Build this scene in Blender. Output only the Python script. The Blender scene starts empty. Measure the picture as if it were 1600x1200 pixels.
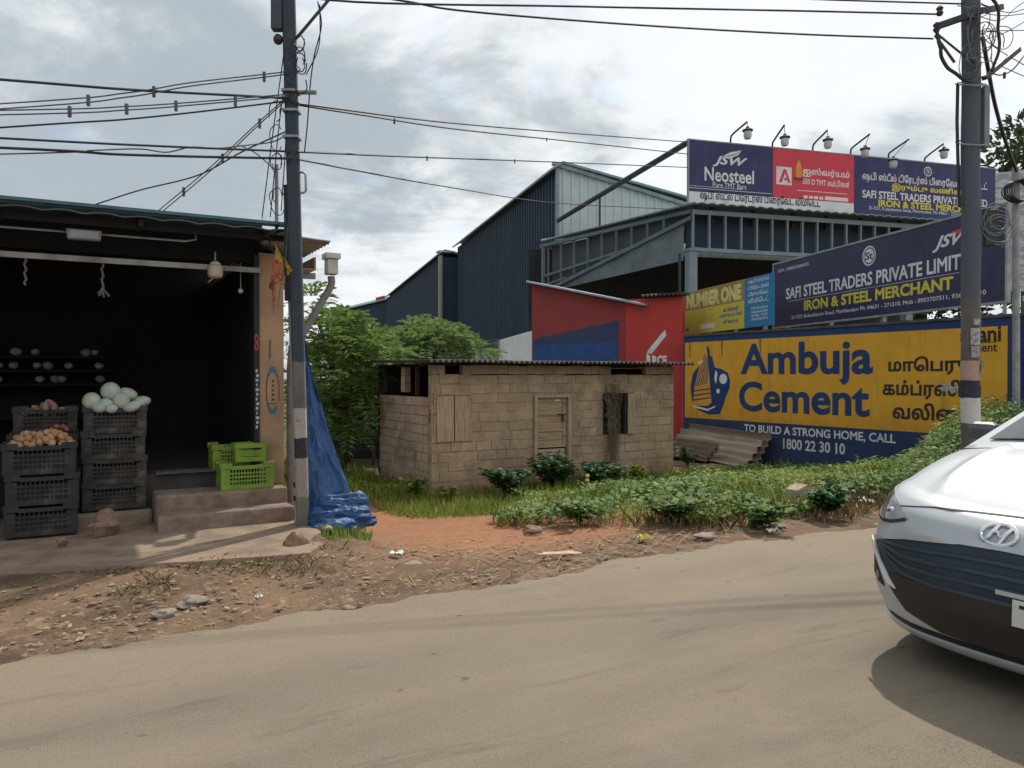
import bpy, bmesh, math, random
import numpy as np
from mathutils import Vector, Matrix, noise as mnoise
random.seed(7); rng = np.random.default_rng(11)
SC = bpy.context.scene
COL = SC.collection
rad = math.radians

# ---------------------------------------------------------------- camera
cam = bpy.data.cameras.new('camera'); CAM = bpy.data.objects.new('camera', cam); COL.objects.link(CAM)
CAM.location = (0, 0, 1.6); CAM.rotation_euler = (rad(90 - .573), 0, 0)
cam.sensor_width = 36; cam.lens = 27.0; cam.clip_start = .05; cam.clip_end = 2000
SC.camera = CAM
# ---------------------------------------------------------------- light
SUN_AZ, SUN_EL = math.atan2(.45, .89), rad(52)      # azimuth measured from +Y towards +X
sun = bpy.data.lights.new('sun', 'SUN'); sun.energy = 2.7; sun.angle = rad(.9); sun.color = (1, .93, .82)
SUN = bpy.data.objects.new('sun', sun); COL.objects.link(SUN)
sd = Vector((math.sin(SUN_AZ) * math.cos(SUN_EL), math.cos(SUN_AZ) * math.cos(SUN_EL), math.sin(SUN_EL)))
SUN.rotation_euler = sd.to_track_quat('Z', 'Y').to_euler(); SUN.location = (0, 0, 30)
SC.view_settings.view_transform = 'Standard'; SC.view_settings.look = 'None'
SC.view_settings.exposure = 0.40; SC.view_settings.gamma = 1

class NT:
    def __init__(s, nt): s.nt = nt
    def n(s, t, ins=None, **kw):
        x = s.nt.nodes.new(t)
        for k, v in kw.items(): setattr(x, k, v)
        for k, v in (ins or {}).items():
            sock = x.inputs[k]
            if isinstance(v, bpy.types.NodeSocket): s.nt.links.new(v, sock)
            else:
                if isinstance(v, tuple) and len(v) == 3 and sock.type == 'RGBA': v = v + (1,)
                sock.default_value = v
        return x
    def math(s, op, a, b=0.0, c=None, clamp=False):
        d = {0: a, 1: b}
        if c is not None: d[2] = c
        return s.n('ShaderNodeMath', d, operation=op, use_clamp=clamp).outputs[0]
    def noise(s, vec, scale, detail=4, rough=.55, dist=0):
        return s.n('ShaderNodeTexNoise', {'Vector': vec, 'Scale': scale, 'Detail': detail, 'Roughness': rough, 'Distortion': dist}).outputs[0]
    def ramp(s, fac, lo, hi, a=0.0, b=1.0):
        return s.n('ShaderNodeMapRange', {0: fac, 1: lo, 2: hi, 3: a, 4: b}, interpolation_type='SMOOTHSTEP').outputs[0]
    def mix(s, fac, a, b, mode='MIX'):
        x = s.n('ShaderNodeMix', {}, data_type='RGBA', blend_type=mode)
        for i, v in ((0, fac), (6, a), (7, b)):
            if isinstance(v, bpy.types.NodeSocket): s.nt.links.new(v, x.inputs[i])
            else: x.inputs[i].default_value = v if i == 0 else tuple(v)[:3] + (1,)
        return x.outputs[2]
    def sep(s, v): return s.n('ShaderNodeSeparateXYZ', {0: v}).outputs
    def comb(s, x, y, z): return s.n('ShaderNodeCombineXYZ', {0: x, 1: y, 2: z}).outputs[0]

# ---------------------------------------------------------------- sky: nishita daylight behind broken cloud
W = bpy.data.worlds.new('World'); SC.world = W; W.use_nodes = True
nt = W.node_tree; nt.nodes.clear(); k = NT(nt)
out = k.n('ShaderNodeOutputWorld')
sky = k.n('ShaderNodeTexSky', {}, sky_type='NISHITA', sun_disc=False, sun_elevation=SUN_EL, sun_rotation=SUN_AZ, dust_density=2.0)
bsky = k.n('ShaderNodeBackground', {0: sky.outputs[0], 1: .12})
tc = k.n('ShaderNodeTexCoord').outputs['Generated']
sx, sy, sz = k.sep(tc)
zz = k.math('MAXIMUM', k.math('ADD', sz, .22), .1)
uv = k.comb(k.math('DIVIDE', sx, zz), k.math('DIVIDE', sy, zz), 0.0)
big = k.noise(k.n('ShaderNodeMapping', {0: uv, 1: (3.1, 1.7, 0)}).outputs[0], 1.0, 4, .5, .45)
med = k.noise(k.n('ShaderNodeMapping', {0: uv, 1: (.7, 5.2, 1)}).outputs[0], 2.6, 8, .60, .5)
fine = k.noise(uv, 9.0, 6, .6, .2)
f = k.math('ADD', k.math('MULTIPLY', big, .68), k.math('ADD', k.math('MULTIPLY', med, .50), k.math('MULTIPLY', fine, .10)))
# bright veil of cloud towards the middle of the view (the sun stands behind it), heavier cloud to the left
az = k.math('ADD', k.math('MULTIPLY', sx, .17), -.10)
f = k.math('ADD', f, az)
f = k.math('ADD', k.math('MULTIPLY', k.math('SUBTRACT', f, .5), 1.7), .51)
cr = k.n('ShaderNodeValToRGB', {0: f}); e = cr.color_ramp; e.interpolation = 'B_SPLINE'
e.elements[0].position = .33; e.elements[0].color = (.335, .38, .42, 1)
e.elements[1].position = .72; e.elements[1].color = (.74, .755, .77, 1)
for p, c in ((.42, (.45, .495, .525, 1)), (.485, (.58, .615, .64, 1)), (.56, (.70, .73, .755, 1))):
    x = e.elements.new(p); x.color = c
bcl = k.n('ShaderNodeBackground', {0: cr.outputs[0], 1: 1.0})
gap = k.math('MULTIPLY', k.ramp(k.noise(k.n('ShaderNodeMapping', {0: uv, 1: (8, 2, 3)}).outputs[0], 2.4, 6, .6), .57, .70), .5)
ms = k.n('ShaderNodeMixShader', {0: gap, 1: bcl.outputs[0], 2: bsky.outputs[0]})
nt.links.new(ms.outputs[0], out.inputs[0])

# ---------------------------------------------------------------- frames
class Frame:
    def __init__(s, ox, oy, dx, dy):
        l = math.hypot(dx, dy); s.o = Vector((ox, oy)); s.d = Vector((dx / l, dy / l)); s.n = Vector((-s.d.y, s.d.x)); s.len = l
        s.rot = math.atan2(dy, dx)
    def w(s, a, b, z=0.0):
        p = s.o + s.d * a + s.n * b; return Vector((p.x, p.y, z))
    def loc(s, X, Y):
        p = Vector((X, Y)) - s.o; return p.dot(s.d), p.dot(s.n)
    def on(s, px, py, b=0.0):                 # where the sight line through a photo point meets the plane at depth b
        u = (px - 800) / 1200; D = Vector((u, 1.0)); t = (b + s.o.dot(s.n)) / D.dot(s.n)
        P = D * t - s.o; return P.dot(s.d), 1.6 - (py - 588) / 1200 * t
def span(A, B): return Frame(A[0], A[1], B[0] - A[0], B[1] - A[1])
ROAD = Frame(0, 0, .874, .486)
WORLD = Frame(0, 0, 1, 0)
def at(px, py, Z): return Vector(((px - 800) / 1200 * Z, Z, 1.6 - (py - 588) / 1200 * Z))

# ---------------------------------------------------------------- object helpers
OFF = {}
def tag(o, label=None, cat=None, group=None, kind=None):
    if label: o['label'] = label
    if cat: o['category'] = cat
    if group: o['group'] = group
    if kind: o['kind'] = kind
    return o
def thing(name, label, cat, org=(0, 0, 0), fr=ROAD, group=None):
    o = bpy.data.objects.new(name, None); COL.objects.link(o); o.empty_display_size = .1
    o.location = fr.w(*org); o.rotation_euler = (0, 0, fr.rot); OFF[o] = Vector(org)
    return tag(o, label, cat, group)
def link(name, me, parent=None):
    o = bpy.data.objects.new(name, me); COL.objects.link(o)
    if parent: o.parent = parent
    return o
def copy_thing(o, loc, rz=None, label=None):
    c = o.copy(); COL.objects.link(c); c.location = loc
    if rz is not None: c.rotation_euler = (c.rotation_euler.x, c.rotation_euler.y, rz)
    if label: c['label'] = label
    for ch in o.children:
        d = ch.copy(); COL.objects.link(d); d.parent = c
        for g in ch.children:
            q = g.copy(); COL.objects.link(q); q.parent = d
    return c

class MB:
    def __init__(s): s.v = []; s.f = []
    def add(s, vs, fs):
        b = len(s.v); s.v += [tuple(x) for x in vs]; s.f += [tuple(i + b for i in f) for f in fs]; return s
    def box(s, x0, x1, y0, y1, z0, z1, M=None):
        vs = [Vector((x, y, z)) for z in (z0, z1) for y in (y0, y1) for x in (x0, x1)]
        if M is not None: vs = [M @ v for v in vs]
        return s.add(vs, [(0, 2, 3, 1), (4, 5, 7, 6), (0, 1, 5, 4), (2, 6, 7, 3), (0, 4, 6, 2), (1, 3, 7, 5)])
    def bar(s, a, b, w, h=None):              # square bar from a to b
        a, b = Vector(a), Vector(b); h = h or w; d = (b - a); L = d.length; d.normalize()
        up = Vector((0, 0, 1)) if abs(d.z) < .95 else Vector((0, 1, 0))
        x = d.cross(up).normalized(); y = x.cross(d)
        vs = [a + d * t + x * i * w / 2 + y * j * h / 2 for t in (0, L) for i, j in ((-1, -1), (1, -1), (1, 1), (-1, 1))]
        return s.add(vs, [(3, 2, 1, 0), (4, 5, 6, 7), (0, 1, 5, 4), (1, 2, 6, 5), (2, 3, 7, 6), (3, 0, 4, 7)])
    def tube(s, pts, r, n=6, caps=True):
        pts = [Vector(p) for p in pts]; m = len(pts); rs = r if isinstance(r, (list, tuple)) else [r] * m
        b = len(s.v); x = None
        for i, p in enumerate(pts):
            d = (pts[min(i + 1, m - 1)] - pts[max(i - 1, 0)]).normalized()
            if x is None:
                x = d.cross(Vector((0, 0, 1)) if abs(d.z) < .9 else Vector((1, 0, 0))).normalized()
            else:
                x = (x - d * x.dot(d)); x = x.normalized() if x.length > 1e-6 else d.orthogonal().normalized()
            y = d.cross(x)
            for j in range(n):
                t = 2 * math.pi * j / n; s.v.append(tuple(p + (x * math.cos(t) + y * math.sin(t)) * rs[i]))
        for i in range(m - 1):
            for j in range(n):
                a = b + i * n + j; c = b + i * n + (j + 1) % n; s.f.append((a, c, c + n, a + n))
        if caps:
            s.f.append(tuple(b + j for j in reversed(range(n)))); s.f.append(tuple(b + (m - 1) * n + j for j in range(n)))
        return s
    def lathe(s, prof, c=(0, 0, 0), n=16):
        b = len(s.v); m = len(prof)
        for r, z in prof:
            for j in range(n):
                t = 2 * math.pi * j / n; s.v.append((c[0] + r * math.cos(t), c[1] + r * math.sin(t), c[2] + z))
        for i in range(m - 1):
            for j in range(n):
                a = b + i * n + j; d = b + i * n + (j + 1) % n; s.f.append((a, d, d + n, a + n))
        s.f.append(tuple(b + j for j in reversed(range(n)))); s.f.append(tuple(b + (m - 1) * n + j for j in range(n)))
        return s
    def grid(s, fn, nu, nv, flip=False):
        b = len(s.v)
        for i in range(nu + 1):
            for j in range(nv + 1): s.v.append(tuple(fn(i / nu, j / nv)))
        for i in range(nu):
            for j in range(nv):
                a = b + i * (nv + 1) + j; q = (a, a + nv + 1, a + nv + 2, a + 1); s.f.append(q[::-1] if flip else q)
        return s
    def slab(s, fn, nu, nv, off):             # a grid with thickness: off is a vector
        off = Vector(off); b = len(s.v)
        s.grid(fn, nu, nv); s.grid(lambda u, v: Vector(fn(u, v)) + off, nu, nv, True)
        N = (nu + 1) * (nv + 1); idx = lambda i, j: b + i * (nv + 1) + j
        for i in range(nu):
            for j, fl in ((0, 0), (nv, 1)):
                q = (idx(i, j), idx(i, j) + N, idx(i + 1, j) + N, idx(i + 1, j)); s.f.append(q[::-1] if fl else q)
        for j in range(nv):
            for i, fl in ((0, 1), (nu, 0)):
                q = (idx(i, j), idx(i, j) + N, idx(i, j + 1) + N, idx(i, j + 1)); s.f.append(q[::-1] if fl else q)
        return s
    def prism(s, poly, y0, y1):               # poly in x,z extruded along y
        n = len(poly); vs = [(x, y0, z) for x, z in poly] + [(x, y1, z) for x, z in poly]
        return s.add(vs, [tuple(range(n)), tuple(range(2 * n - 1, n - 1, -1))] + [(i, i + n, (i + 1) % n + n, (i + 1) % n) for i in range(n)])
    def blob(s, c, r, nu=12, nv=8, amp=0.0, fr=1.0, seed=0):
        c = Vector(c); r = Vector(r) if not isinstance(r, (int, float)) else Vector((r, r, r)); b = len(s.v)
        for i in range(nv + 1):
            th = math.pi * i / nv
            for j in range(nu):
                ph = 2 * math.pi * j / nu; d = Vector((math.sin(th) * math.cos(ph), math.sin(th) * math.sin(ph), math.cos(th)))
                q = 1 + amp * mnoise.noise(d * fr + Vector((seed * 3.7, seed * 1.3, seed)))
                s.v.append(tuple(c + Vector((d.x * r.x, d.y * r.y, d.z * r.z)) * q))
        for i in range(nv):
            for j in range(nu):
                a = b + i * nu + j; e = b + i * nu + (j + 1) % nu; s.f.append((a, a + nu, e + nu, e))
        return s
    def mesh(s, name, mat, off=None, smooth=False, fix=True):
        me = bpy.data.meshes.new(name)
        v = s.v if off is None else [(a - off[0], b - off[1], c - off[2]) for a, b, c in s.v]
        me.from_pydata(v, [], s.f)
        if fix:
            bm = bmesh.new(); bm.from_mesh(me); bmesh.ops.remove_doubles(bm, verts=bm.verts, dist=1e-5) if smooth else None
            bmesh.ops.recalc_face_normals(bm, faces=bm.faces); bm.to_mesh(me); bm.free()
        if smooth:
            me.polygons.foreach_set('use_smooth', [True] * len(me.polygons))
            if smooth != 'all': me.set_sharp_from_angle(angle=rad(smooth if smooth > 1 else 40))
        me.materials.append(mat); me.update(); return me
    def part(s, name, mat, parent, smooth=False, fix=True, label=None, bev=0.0):
        root = parent
        while root.parent: root = root.parent
        o = link(name, s.mesh(name, mat, OFF.get(root), smooth, fix), parent)
        if label: o['label'] = label
        if bev: bevel(o, bev)
        return o
    def solo(s, name, mat, label, cat, org=(0, 0, 0), fr=ROAD, smooth=False, group=None, kind=None, fix=True, bev=0.0):
        o = link(name, s.mesh(name, mat, org, smooth, fix)); o.location = fr.w(*org); o.rotation_euler = (0, 0, fr.rot)
        if bev: bevel(o, bev)
        return tag(o, label, cat, group, kind)
def bevel(o, w, seg=2):
    m = o.modifiers.new('bevel', 'BEVEL'); m.width = w; m.segments = seg; m.limit_method = 'ANGLE'; m.angle_limit = rad(40)
def polymesh(name, V, kk, mat, smooth=False):  # V: (count*kk, 3) array, faces of kk corners each
    me = bpy.data.meshes.new(name); n = len(V); nf = n // kk
    me.vertices.add(n); me.vertices.foreach_set('co', np.asarray(V, np.float32).ravel())
    me.loops.add(n); me.loops.foreach_set('vertex_index', np.arange(n, dtype=np.int32))
    me.polygons.add(nf); me.polygons.foreach_set('loop_start', np.arange(0, n, kk, dtype=np.int32))
    me.update(calc_edges=True); me.validate(); me.materials.append(mat); return me
def crom(pts, sub=8):
    P = [Vector(p) for p in pts]; P = [2 * P[0] - P[1]] + P + [2 * P[-1] - P[-2]]; r = []
    for i in range(1, len(P) - 2):
        a, b, c, d = P[i - 1:i + 3]
        for j in range(sub):
            t = j / sub; r.append(.5 * ((2 * b) + (c - a) * t + (2 * a - 5 * b + 4 * c - d) * t * t + (3 * b - a - 3 * c + d) * t ** 3))
    return r + [P[-2]]

# ---------------------------------------------------------------- materials
def mat(name, col, rough=.75, col2=None, scale=4, detail=5, bump=0.0, bscale=None, metal=0.0, spec=.4, island=None, lo=.35, hi=.68, trans=0.0, coat=0.0, stretch=None):
    m = bpy.data.materials.new(name); m.use_nodes = True; k = NT(m.node_tree)
    p = m.node_tree.nodes['Principled BSDF']; p.inputs['Roughness'].default_value = rough
    p.inputs['Metallic'].default_value = metal; p.inputs['Specular IOR Level'].default_value = spec
    if coat: p.inputs['Coat Weight'].default_value = coat; p.inputs['Coat Roughness'].default_value = .06
    vec = k.n('ShaderNodeTexCoord').outputs['Object']
    if stretch: vec = k.n('ShaderNodeMapping', {0: vec, 3: stretch}).outputs[0]
    c2 = col2 or tuple(x * .78 for x in col)
    nz = k.noise(vec, scale, detail, .6)
    c = k.mix(k.ramp(nz, lo, hi), col, c2)
    if island:
        ri = k.n('ShaderNodeNewGeometry').outputs['Random Per Island']
        c = k.mix(ri, c, k.mix(k.ramp(nz, lo, hi), island, tuple(x * .8 for x in island)))
    m.node_tree.links.new(c, p.inputs['Base Color'])
    if bump:
        b = k.n('ShaderNodeBump', {'Strength': min(bump, 1), 'Distance': .02, 'Height': k.noise(vec, bscale or scale * 4, 6, .6)})
        m.node_tree.links.new(b.outputs[0], p.inputs['Normal'])
    if trans:
        tr = k.n('ShaderNodeBsdfTranslucent', {0: c}); o = m.node_tree.nodes['Material Output']
        x = k.n('ShaderNodeMixShader', {0: trans, 1: p.outputs[0], 2: tr.outputs[0]}); m.node_tree.links.new(x.outputs[0], o.inputs[0])
    return m
# ---------------------------------------------------------------- ground and road
def sstep(a, b, x):
    t = np.clip((x - a) / (b - a), 0, 1); return t * t * (3 - 2 * t)
def nz2(s, n, f, seed=0.0):
    return np.vectorize(lambda a, b: mnoise.noise(Vector((a * f, b * f, seed))))(s, n)
def edge_n(s):                                   # where the tar ends: a ragged line along the road
    s = np.asarray(s, float)
    w = np.vectorize(lambda a: mnoise.noise(Vector((a * .55, 3.3, 0))) * .20 + mnoise.noise(Vector((a * 2.1, 7.7, 0))) * .10 + mnoise.noise(Vector((a * 7, 1.7, 0))) * .06 + mnoise.noise(Vector((a * 19, 4.7, 0))) * .025)(s)
    return 5.36 + w - .16 * (1 - sstep(.2, 3.0, s)) - .10 * np.exp(-((s - 2.0) / .5) ** 2) + .12 * sstep(3.2, 4.4, s)
def ground_h(s, n):
    s = np.asarray(s, float); n = np.asarray(n, float)
    drop = .47 * sstep(6.2, 11.6, n) * sstep(2.0, 3.4, s)
    bank = .14 * np.exp(-((n - 7.2) / 1.5) ** 2) * sstep(4.2, 6.5, s) * (1 - sstep(30, 45, s))
    rut = -.05 * np.exp(-((n - 7.4) / .8) ** 2) * sstep(2.2, 3, s) * (1 - sstep(4.2, 5.2, s))
    z = -.035 - drop + bank + rut
    z = z + .05 * sstep(5.6, 6.8, n) * (1 - sstep(1.6, 3.0, s))
    return z
def make_ground():
    ss = np.unique(np.concatenate([np.linspace(-400, -12, 24), np.linspace(-12, -4, 30), np.arange(-4, 14, .075), np.linspace(14, 30, 60), np.linspace(30, 500, 30)]))
    nn = np.unique(np.concatenate([np.linspace(-300, -8, 16), np.linspace(-8, 4.6, 20), np.arange(4.6, 13.5, .07), np.linspace(13.5, 30, 40), np.linspace(30, 600, 24)]))
    S, N = np.meshgrid(ss, nn, indexing='ij'); Z = ground_h(S, N)
    inn = sstep(4.7, 5.2, N) * (1 - sstep(13, 22, N)) * sstep(-10, -4, S) * (1 - sstep(13, 20, S))
    rough = nz2(S, N, 1.1, 5) * .04 + nz2(S, N, 4.3, 9) * .016 + np.abs(nz2(S, N, 11, 2)) * .016
    Z = Z + rough * inn - .05 * (1 - sstep(5.0, 5.3, N))
    V = np.stack([S, N, Z], -1).reshape(-1, 3); a, b = len(ss), len(nn)
    i, j = np.meshgrid(np.arange(a - 1), np.arange(b - 1), indexing='ij'); q = (i * b + j).ravel()
    F = np.stack([q, q + b, q + b + 1, q + 1], 1)
    me = bpy.data.meshes.new('ground'); me.from_pydata(V.tolist(), [], F.tolist()); me.polygons.foreach_set('use_smooth', [True] * len(me.polygons))
    m = bpy.data.materials.new('soil'); m.use_nodes = True; k = NT(m.node_tree); p = m.node_tree.nodes['Principled BSDF']
    v = k.n('ShaderNodeTexCoord').outputs['Object']; s_, n_, z_ = k.sep(v)
    n1 = k.noise(v, 1.3, 6, .62); n2 = k.noise(v, 9, 6, .65); n3 = k.noise(v, 42, 4, .7)
    redm = k.math('MULTIPLY', k.ramp(s_, 1.9, 3.4), k.ramp(k.math('ADD', n_, k.math('MULTIPLY', n1, 1.6)), 6.5, 7.6))
    redm = k.math('MULTIPLY', redm, k.ramp(n_, 14, 11.5))
    brown = k.mix(k.ramp(n1, .36, .66), (.20, .132, .085), (.118, .08, .055))
    brown = k.mix(k.ramp(n2, .52, .72), brown, (.31, .22, .15))
    red = k.mix(k.ramp(n2, .35, .7), (.34, .165, .088), (.25, .125, .075))
    c = k.mix(redm, brown, red)
    c = k.mix(k.ramp(n3, .56, .74, 0, .5), c, (.40, .30, .21))
    far = k.ramp(n_, 14, 18)
    c = k.mix(far, c, k.mix(n1, (.07, .10, .03), (.14, .11, .06)))
    m.node_tree.links.new(c, p.inputs['Base Color']); p.inputs['Roughness'].default_value = .95; p.inputs['Specular IOR Level'].default_value = .15
    b = k.n('ShaderNodeBump', {'Strength': .8, 'Distance': .03, 'Height': k.math('ADD', n2, k.math('MULTIPLY', n3, .5))}); m.node_tree.links.new(b.outputs[0], p.inputs['Normal'])
    me.materials.append(m); o = link('ground', me); o.rotation_euler = (0, 0, ROAD.rot); tag(o, kind='structure')
make_ground()
def make_road():
    ss = np.unique(np.concatenate([np.linspace(-120, -6, 40), np.arange(-6, 16, .03), np.linspace(16, 300, 60)]))
    e = edge_n(ss); rows = []
    for t, dz in ((-6.5, 0), (-2, 0), (2, 0), (4, 0)):
        rows.append(np.stack([ss, np.full_like(ss, t), np.full_like(ss, dz)], 1))
    for q, dz in ((-.5, 0), (-.2, -.002), (-.07, -.008), (-.02, -.018), (0, -.05), (.01, -.12)):
        rows.append(np.stack([ss, e + q, np.full_like(ss, dz)], 1))
    V = np.concatenate(rows); n = len(ss); F = []
    for r in range(len(rows) - 1):
        for i in range(n - 1): F.append((r * n + i, r * n + i + 1, (r + 1) * n + i + 1, (r + 1) * n + i))
    me = bpy.data.meshes.new('road'); me.from_pydata(V.tolist(), [], F); me.polygons.foreach_set('use_smooth', [True] * len(me.polygons))
    m = bpy.data.materials.new('dusty_tar'); m.use_nodes = True; k = NT(m.node_tree); p = m.node_tree.nodes['Principled BSDF']
    v = k.n('ShaderNodeTexCoord').outputs['Object']; s_, n_, z_ = k.sep(v)
    st = k.n('ShaderNodeMapping', {0: v, 3: (.25, 1.3, 1)}).outputs[0]
    a = k.noise(st, .9, 6, .6, .3); b = k.noise(v, 2.6, 7, .65); g = k.noise(v, 150, 3, .7); g2 = k.noise(v, 38, 4, .7)
    c = k.mix(k.ramp(a, .34, .66), (.212, .172, .122), (.140, .119, .092))
    dust = k.math('ADD', k.math('MULTIPLY', k.ramp(n_, 3.4, 5.2), .55), k.ramp(b, .5, .7, 0, .3), clamp=True)
    c = k.mix(dust, c, (.255, .20, .14))
    wheel = k.math('MULTIPLY', k.ramp(k.math('ABSOLUTE', k.math('SUBTRACT', n_, 3.9)), .5, .1), k.ramp(b, .4, .62, 0, .38))
    c = k.mix(wheel, c, (.155, .14, .12))
    near = k.math('MULTIPLY', k.ramp(n_, 2.4, 1.5), k.ramp(b, .38, .6, .1, .5))
    c = k.mix(near, c, (.19, .165, .13))
    c = k.mix(k.ramp(g, .40, .72, 0, .55), c, (.36, .305, .24)); c = k.mix(k.ramp(g2, .55, .72, 0, .55), c, (.115, .10, .085)); g3 = k.noise(v, 70, 2, .7); c = k.mix(k.ramp(g3, .60, .72, 0, .5), c, (.36, .31, .25))
    # a worn scuffed streak, coarse bare aggregate near the crown
    stv = k.n('ShaderNodeMapping', {0: v, 3: (.5, 2.6, 1)}).outputs[0]; sk = k.noise(stv, 1.5, 6, .7, .5)
    c = k.mix(k.ramp(sk, .54, .70, 0, .6), c, (.125, .108, .088))
    cg = k.n('ShaderNodeTexVoronoi', {'Vector': v, 'Scale': 75.0}, voronoi_dimensions='2D'); pat = k.math('MULTIPLY', k.ramp(k.noise(v, 1.1, 5, .6), .42, .62), k.ramp(n_, 3.2, 1.6))
    c = k.mix(k.math('MULTIPLY', pat, k.ramp(cg.outputs['Distance'], .30, .62, 0, .6)), c, (.085, .075, .06))
    vs2 = k.n('ShaderNodeTexVoronoi', {'Vector': v, 'Scale': 9.0, 'Randomness': 1.0}, voronoi_dimensions='2D'); d2 = k.math('ADD', vs2.outputs['Distance'], k.math('MULTIPLY', k.noise(v, 60, 3), .08))
    c = k.mix(k.math('MULTIPLY', k.math('MULTIPLY', k.ramp(d2, .12, .07), k.ramp(k.noise(v, 2.0, 3), .54, .62)), .6), c, (.10, .085, .07))
    pl = k.noise(k.n('ShaderNodeMapping', {0: v, 1: (4, 9, 0), 3: (.35, 1.0, 1)}).outputs[0], .55, 7, .62, .8); c = k.mix(k.ramp(pl, .50, .66, 0, .45), c, (.27, .225, .17))
    # old oil drops and tar spots
    vo = k.n('ShaderNodeTexVoronoi', {'Vector': k.n('ShaderNodeMapping', {0: v, 3: (1, 1.3, 1)}).outputs[0], 'Scale': 1.9, 'Randomness': 1.0}, voronoi_dimensions='2D'); dd = k.math('ADD', vo.outputs['Distance'], k.math('MULTIPLY', k.math('SUBTRACT', k.noise(v, 13, 4, .7), .3), .38))
    sp = k.math('MULTIPLY', k.ramp(dd, .13, .08), k.ramp(k.noise(v, .8, 1), .535, .60))
    c = k.mix(k.math('MULTIPLY', sp, .75), c, (.07, .06, .055))
    m.node_tree.links.new(c, p.inputs['Base Color']); p.inputs['Roughness'].default_value = .88; p.inputs['Specular IOR Level'].default_value = .25
    bp = k.n('ShaderNodeBump', {'Strength': .55, 'Distance': .012, 'Height': k.math('ADD', k.math('ADD', g, g2), b)}); m.node_tree.links.new(bp.outputs[0], p.inputs['Normal'])
    me.materials.append(m); o = link('road', me); o.rotation_euler = (0, 0, ROAD.rot); tag(o, kind='structure')
make_road()

# loose stones, dry leaves and straw along the edge: too many to count
def strip_points(n, s0, s1, n0, n1, fn=None):
    s = rng.uniform(s0, s1, n * 3); q = rng.uniform(n0, n1, n * 3); kp = np.ones(len(s), bool)
    if fn is not None: kp = fn(s, q)
    s, q = s[kp][:n], q[kp][:n]; return s, q, ground_h(s, q) + .01
M_stone = mat('rubble_stone', (.25, .185, .13), .95, (.16, .115, .08), 8, island=(.31, .245, .18), bump=.4)
def litter_zone(s, n):
    e = edge_n(s); return (n > e + .02) & ((s < 1.8) & (n < 7.05) | (s >= 1.8) & ((n < 6.7 + .3 * np.sin(s)) | (s < 5) & (rng.random(len(s)) < .22)) & (rng.random(len(s)) < np.where(s > 5.2, .6, 1)))
def stones():
    s, n, z = strip_points(4200, -5, 13, 5.0, 7.3, litter_zone); mb = MB(); V = []; F = []
    for a, b, c in zip(s, n, z):
        r = .004 + .028 * rng.random() ** 4.5
        if mnoise.noise(Vector((a * 1.3, b * 2, 0))) < -.05: r *= .55
        base = len(mb.v); q = rng.uniform(0, 6.28); fl = rng.uniform(.3, .7)
        for zz_, rr in ((-.3, .9), (.5, 1.0), (1.0, .45)):
            for j in range(5):
                t = q + j * 1.2566 + rng.uniform(-.3, .3); ri = r * rr * rng.uniform(.7, 1.2)
                mb.v.append((a + ri * math.cos(t) * 1.3, b + ri * math.sin(t), c + zz_ * r * fl))
        for L in range(2):
            for j in range(5): mb.f.append((base + L * 5 + j, base + L * 5 + (j + 1) % 5, base + L * 5 + 5 + (j + 1) % 5, base + L * 5 + 5 + j))
        mb.f.append(tuple(base + 10 + j for j in range(5)))
    mb.solo('gravel', M_stone, None, None, kind='stuff')
stones()
M_litter = mat('dry_leaf', (.24, .165, .10), .9, (.14, .095, .06), 3, island=(.38, .29, .19))
def litter():
    s, n, z = strip_points(2400, -5, 13, 5.0, 7.6, litter_zone)
    L = rng.uniform(.007, .03, len(s)) * np.where(rng.random(len(s)) < .12, 1.7, 1); w = L * rng.uniform(.25, .6, len(s)); t = rng.uniform(0, 6.28, len(s)); lift = rng.uniform(-.2, .5, len(s)) * L
    d = np.stack([np.cos(t), np.sin(t), 0 * t], 1); x = np.stack([-np.sin(t), np.cos(t), 0 * t], 1); P = np.stack([s, n, z + .012], 1); up = np.array([0, 0, 1.0])
    V = np.stack([P - d * L[:, None], P + x * w[:, None] + up * (lift * .6)[:, None], P + d * L[:, None] + up * lift[:, None], P - x * w[:, None]], 1).reshape(-1, 3)
    s, n, z = strip_points(420, 2.2, 9, 5.3, 7.4, litter_zone); L = rng.uniform(.05, .17, len(s)); t = rng.uniform(0, 6.28, len(s)); w = np.full(len(s), .0035)
    d = np.stack([np.cos(t), np.sin(t), rng.uniform(-.05, .25, len(s))], 1); x = np.stack([-np.sin(t), np.cos(t), 0 * t], 1); P = np.stack([s, n, z + .02], 1)
    V2 = np.stack([P - d * L[:, None] - x * w[:, None], P - d * L[:, None] + x * w[:, None], P + d * L[:, None] + x * w[:, None], P + d * L[:, None] - x * w[:, None]], 1).reshape(-1, 3)
    o = link('leaf_litter', polymesh('leaf_litter', np.concatenate([V, V2]), 4, M_litter)); o.rotation_euler = (0, 0, ROAD.rot); tag(o, kind='stuff')
litter()

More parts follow.
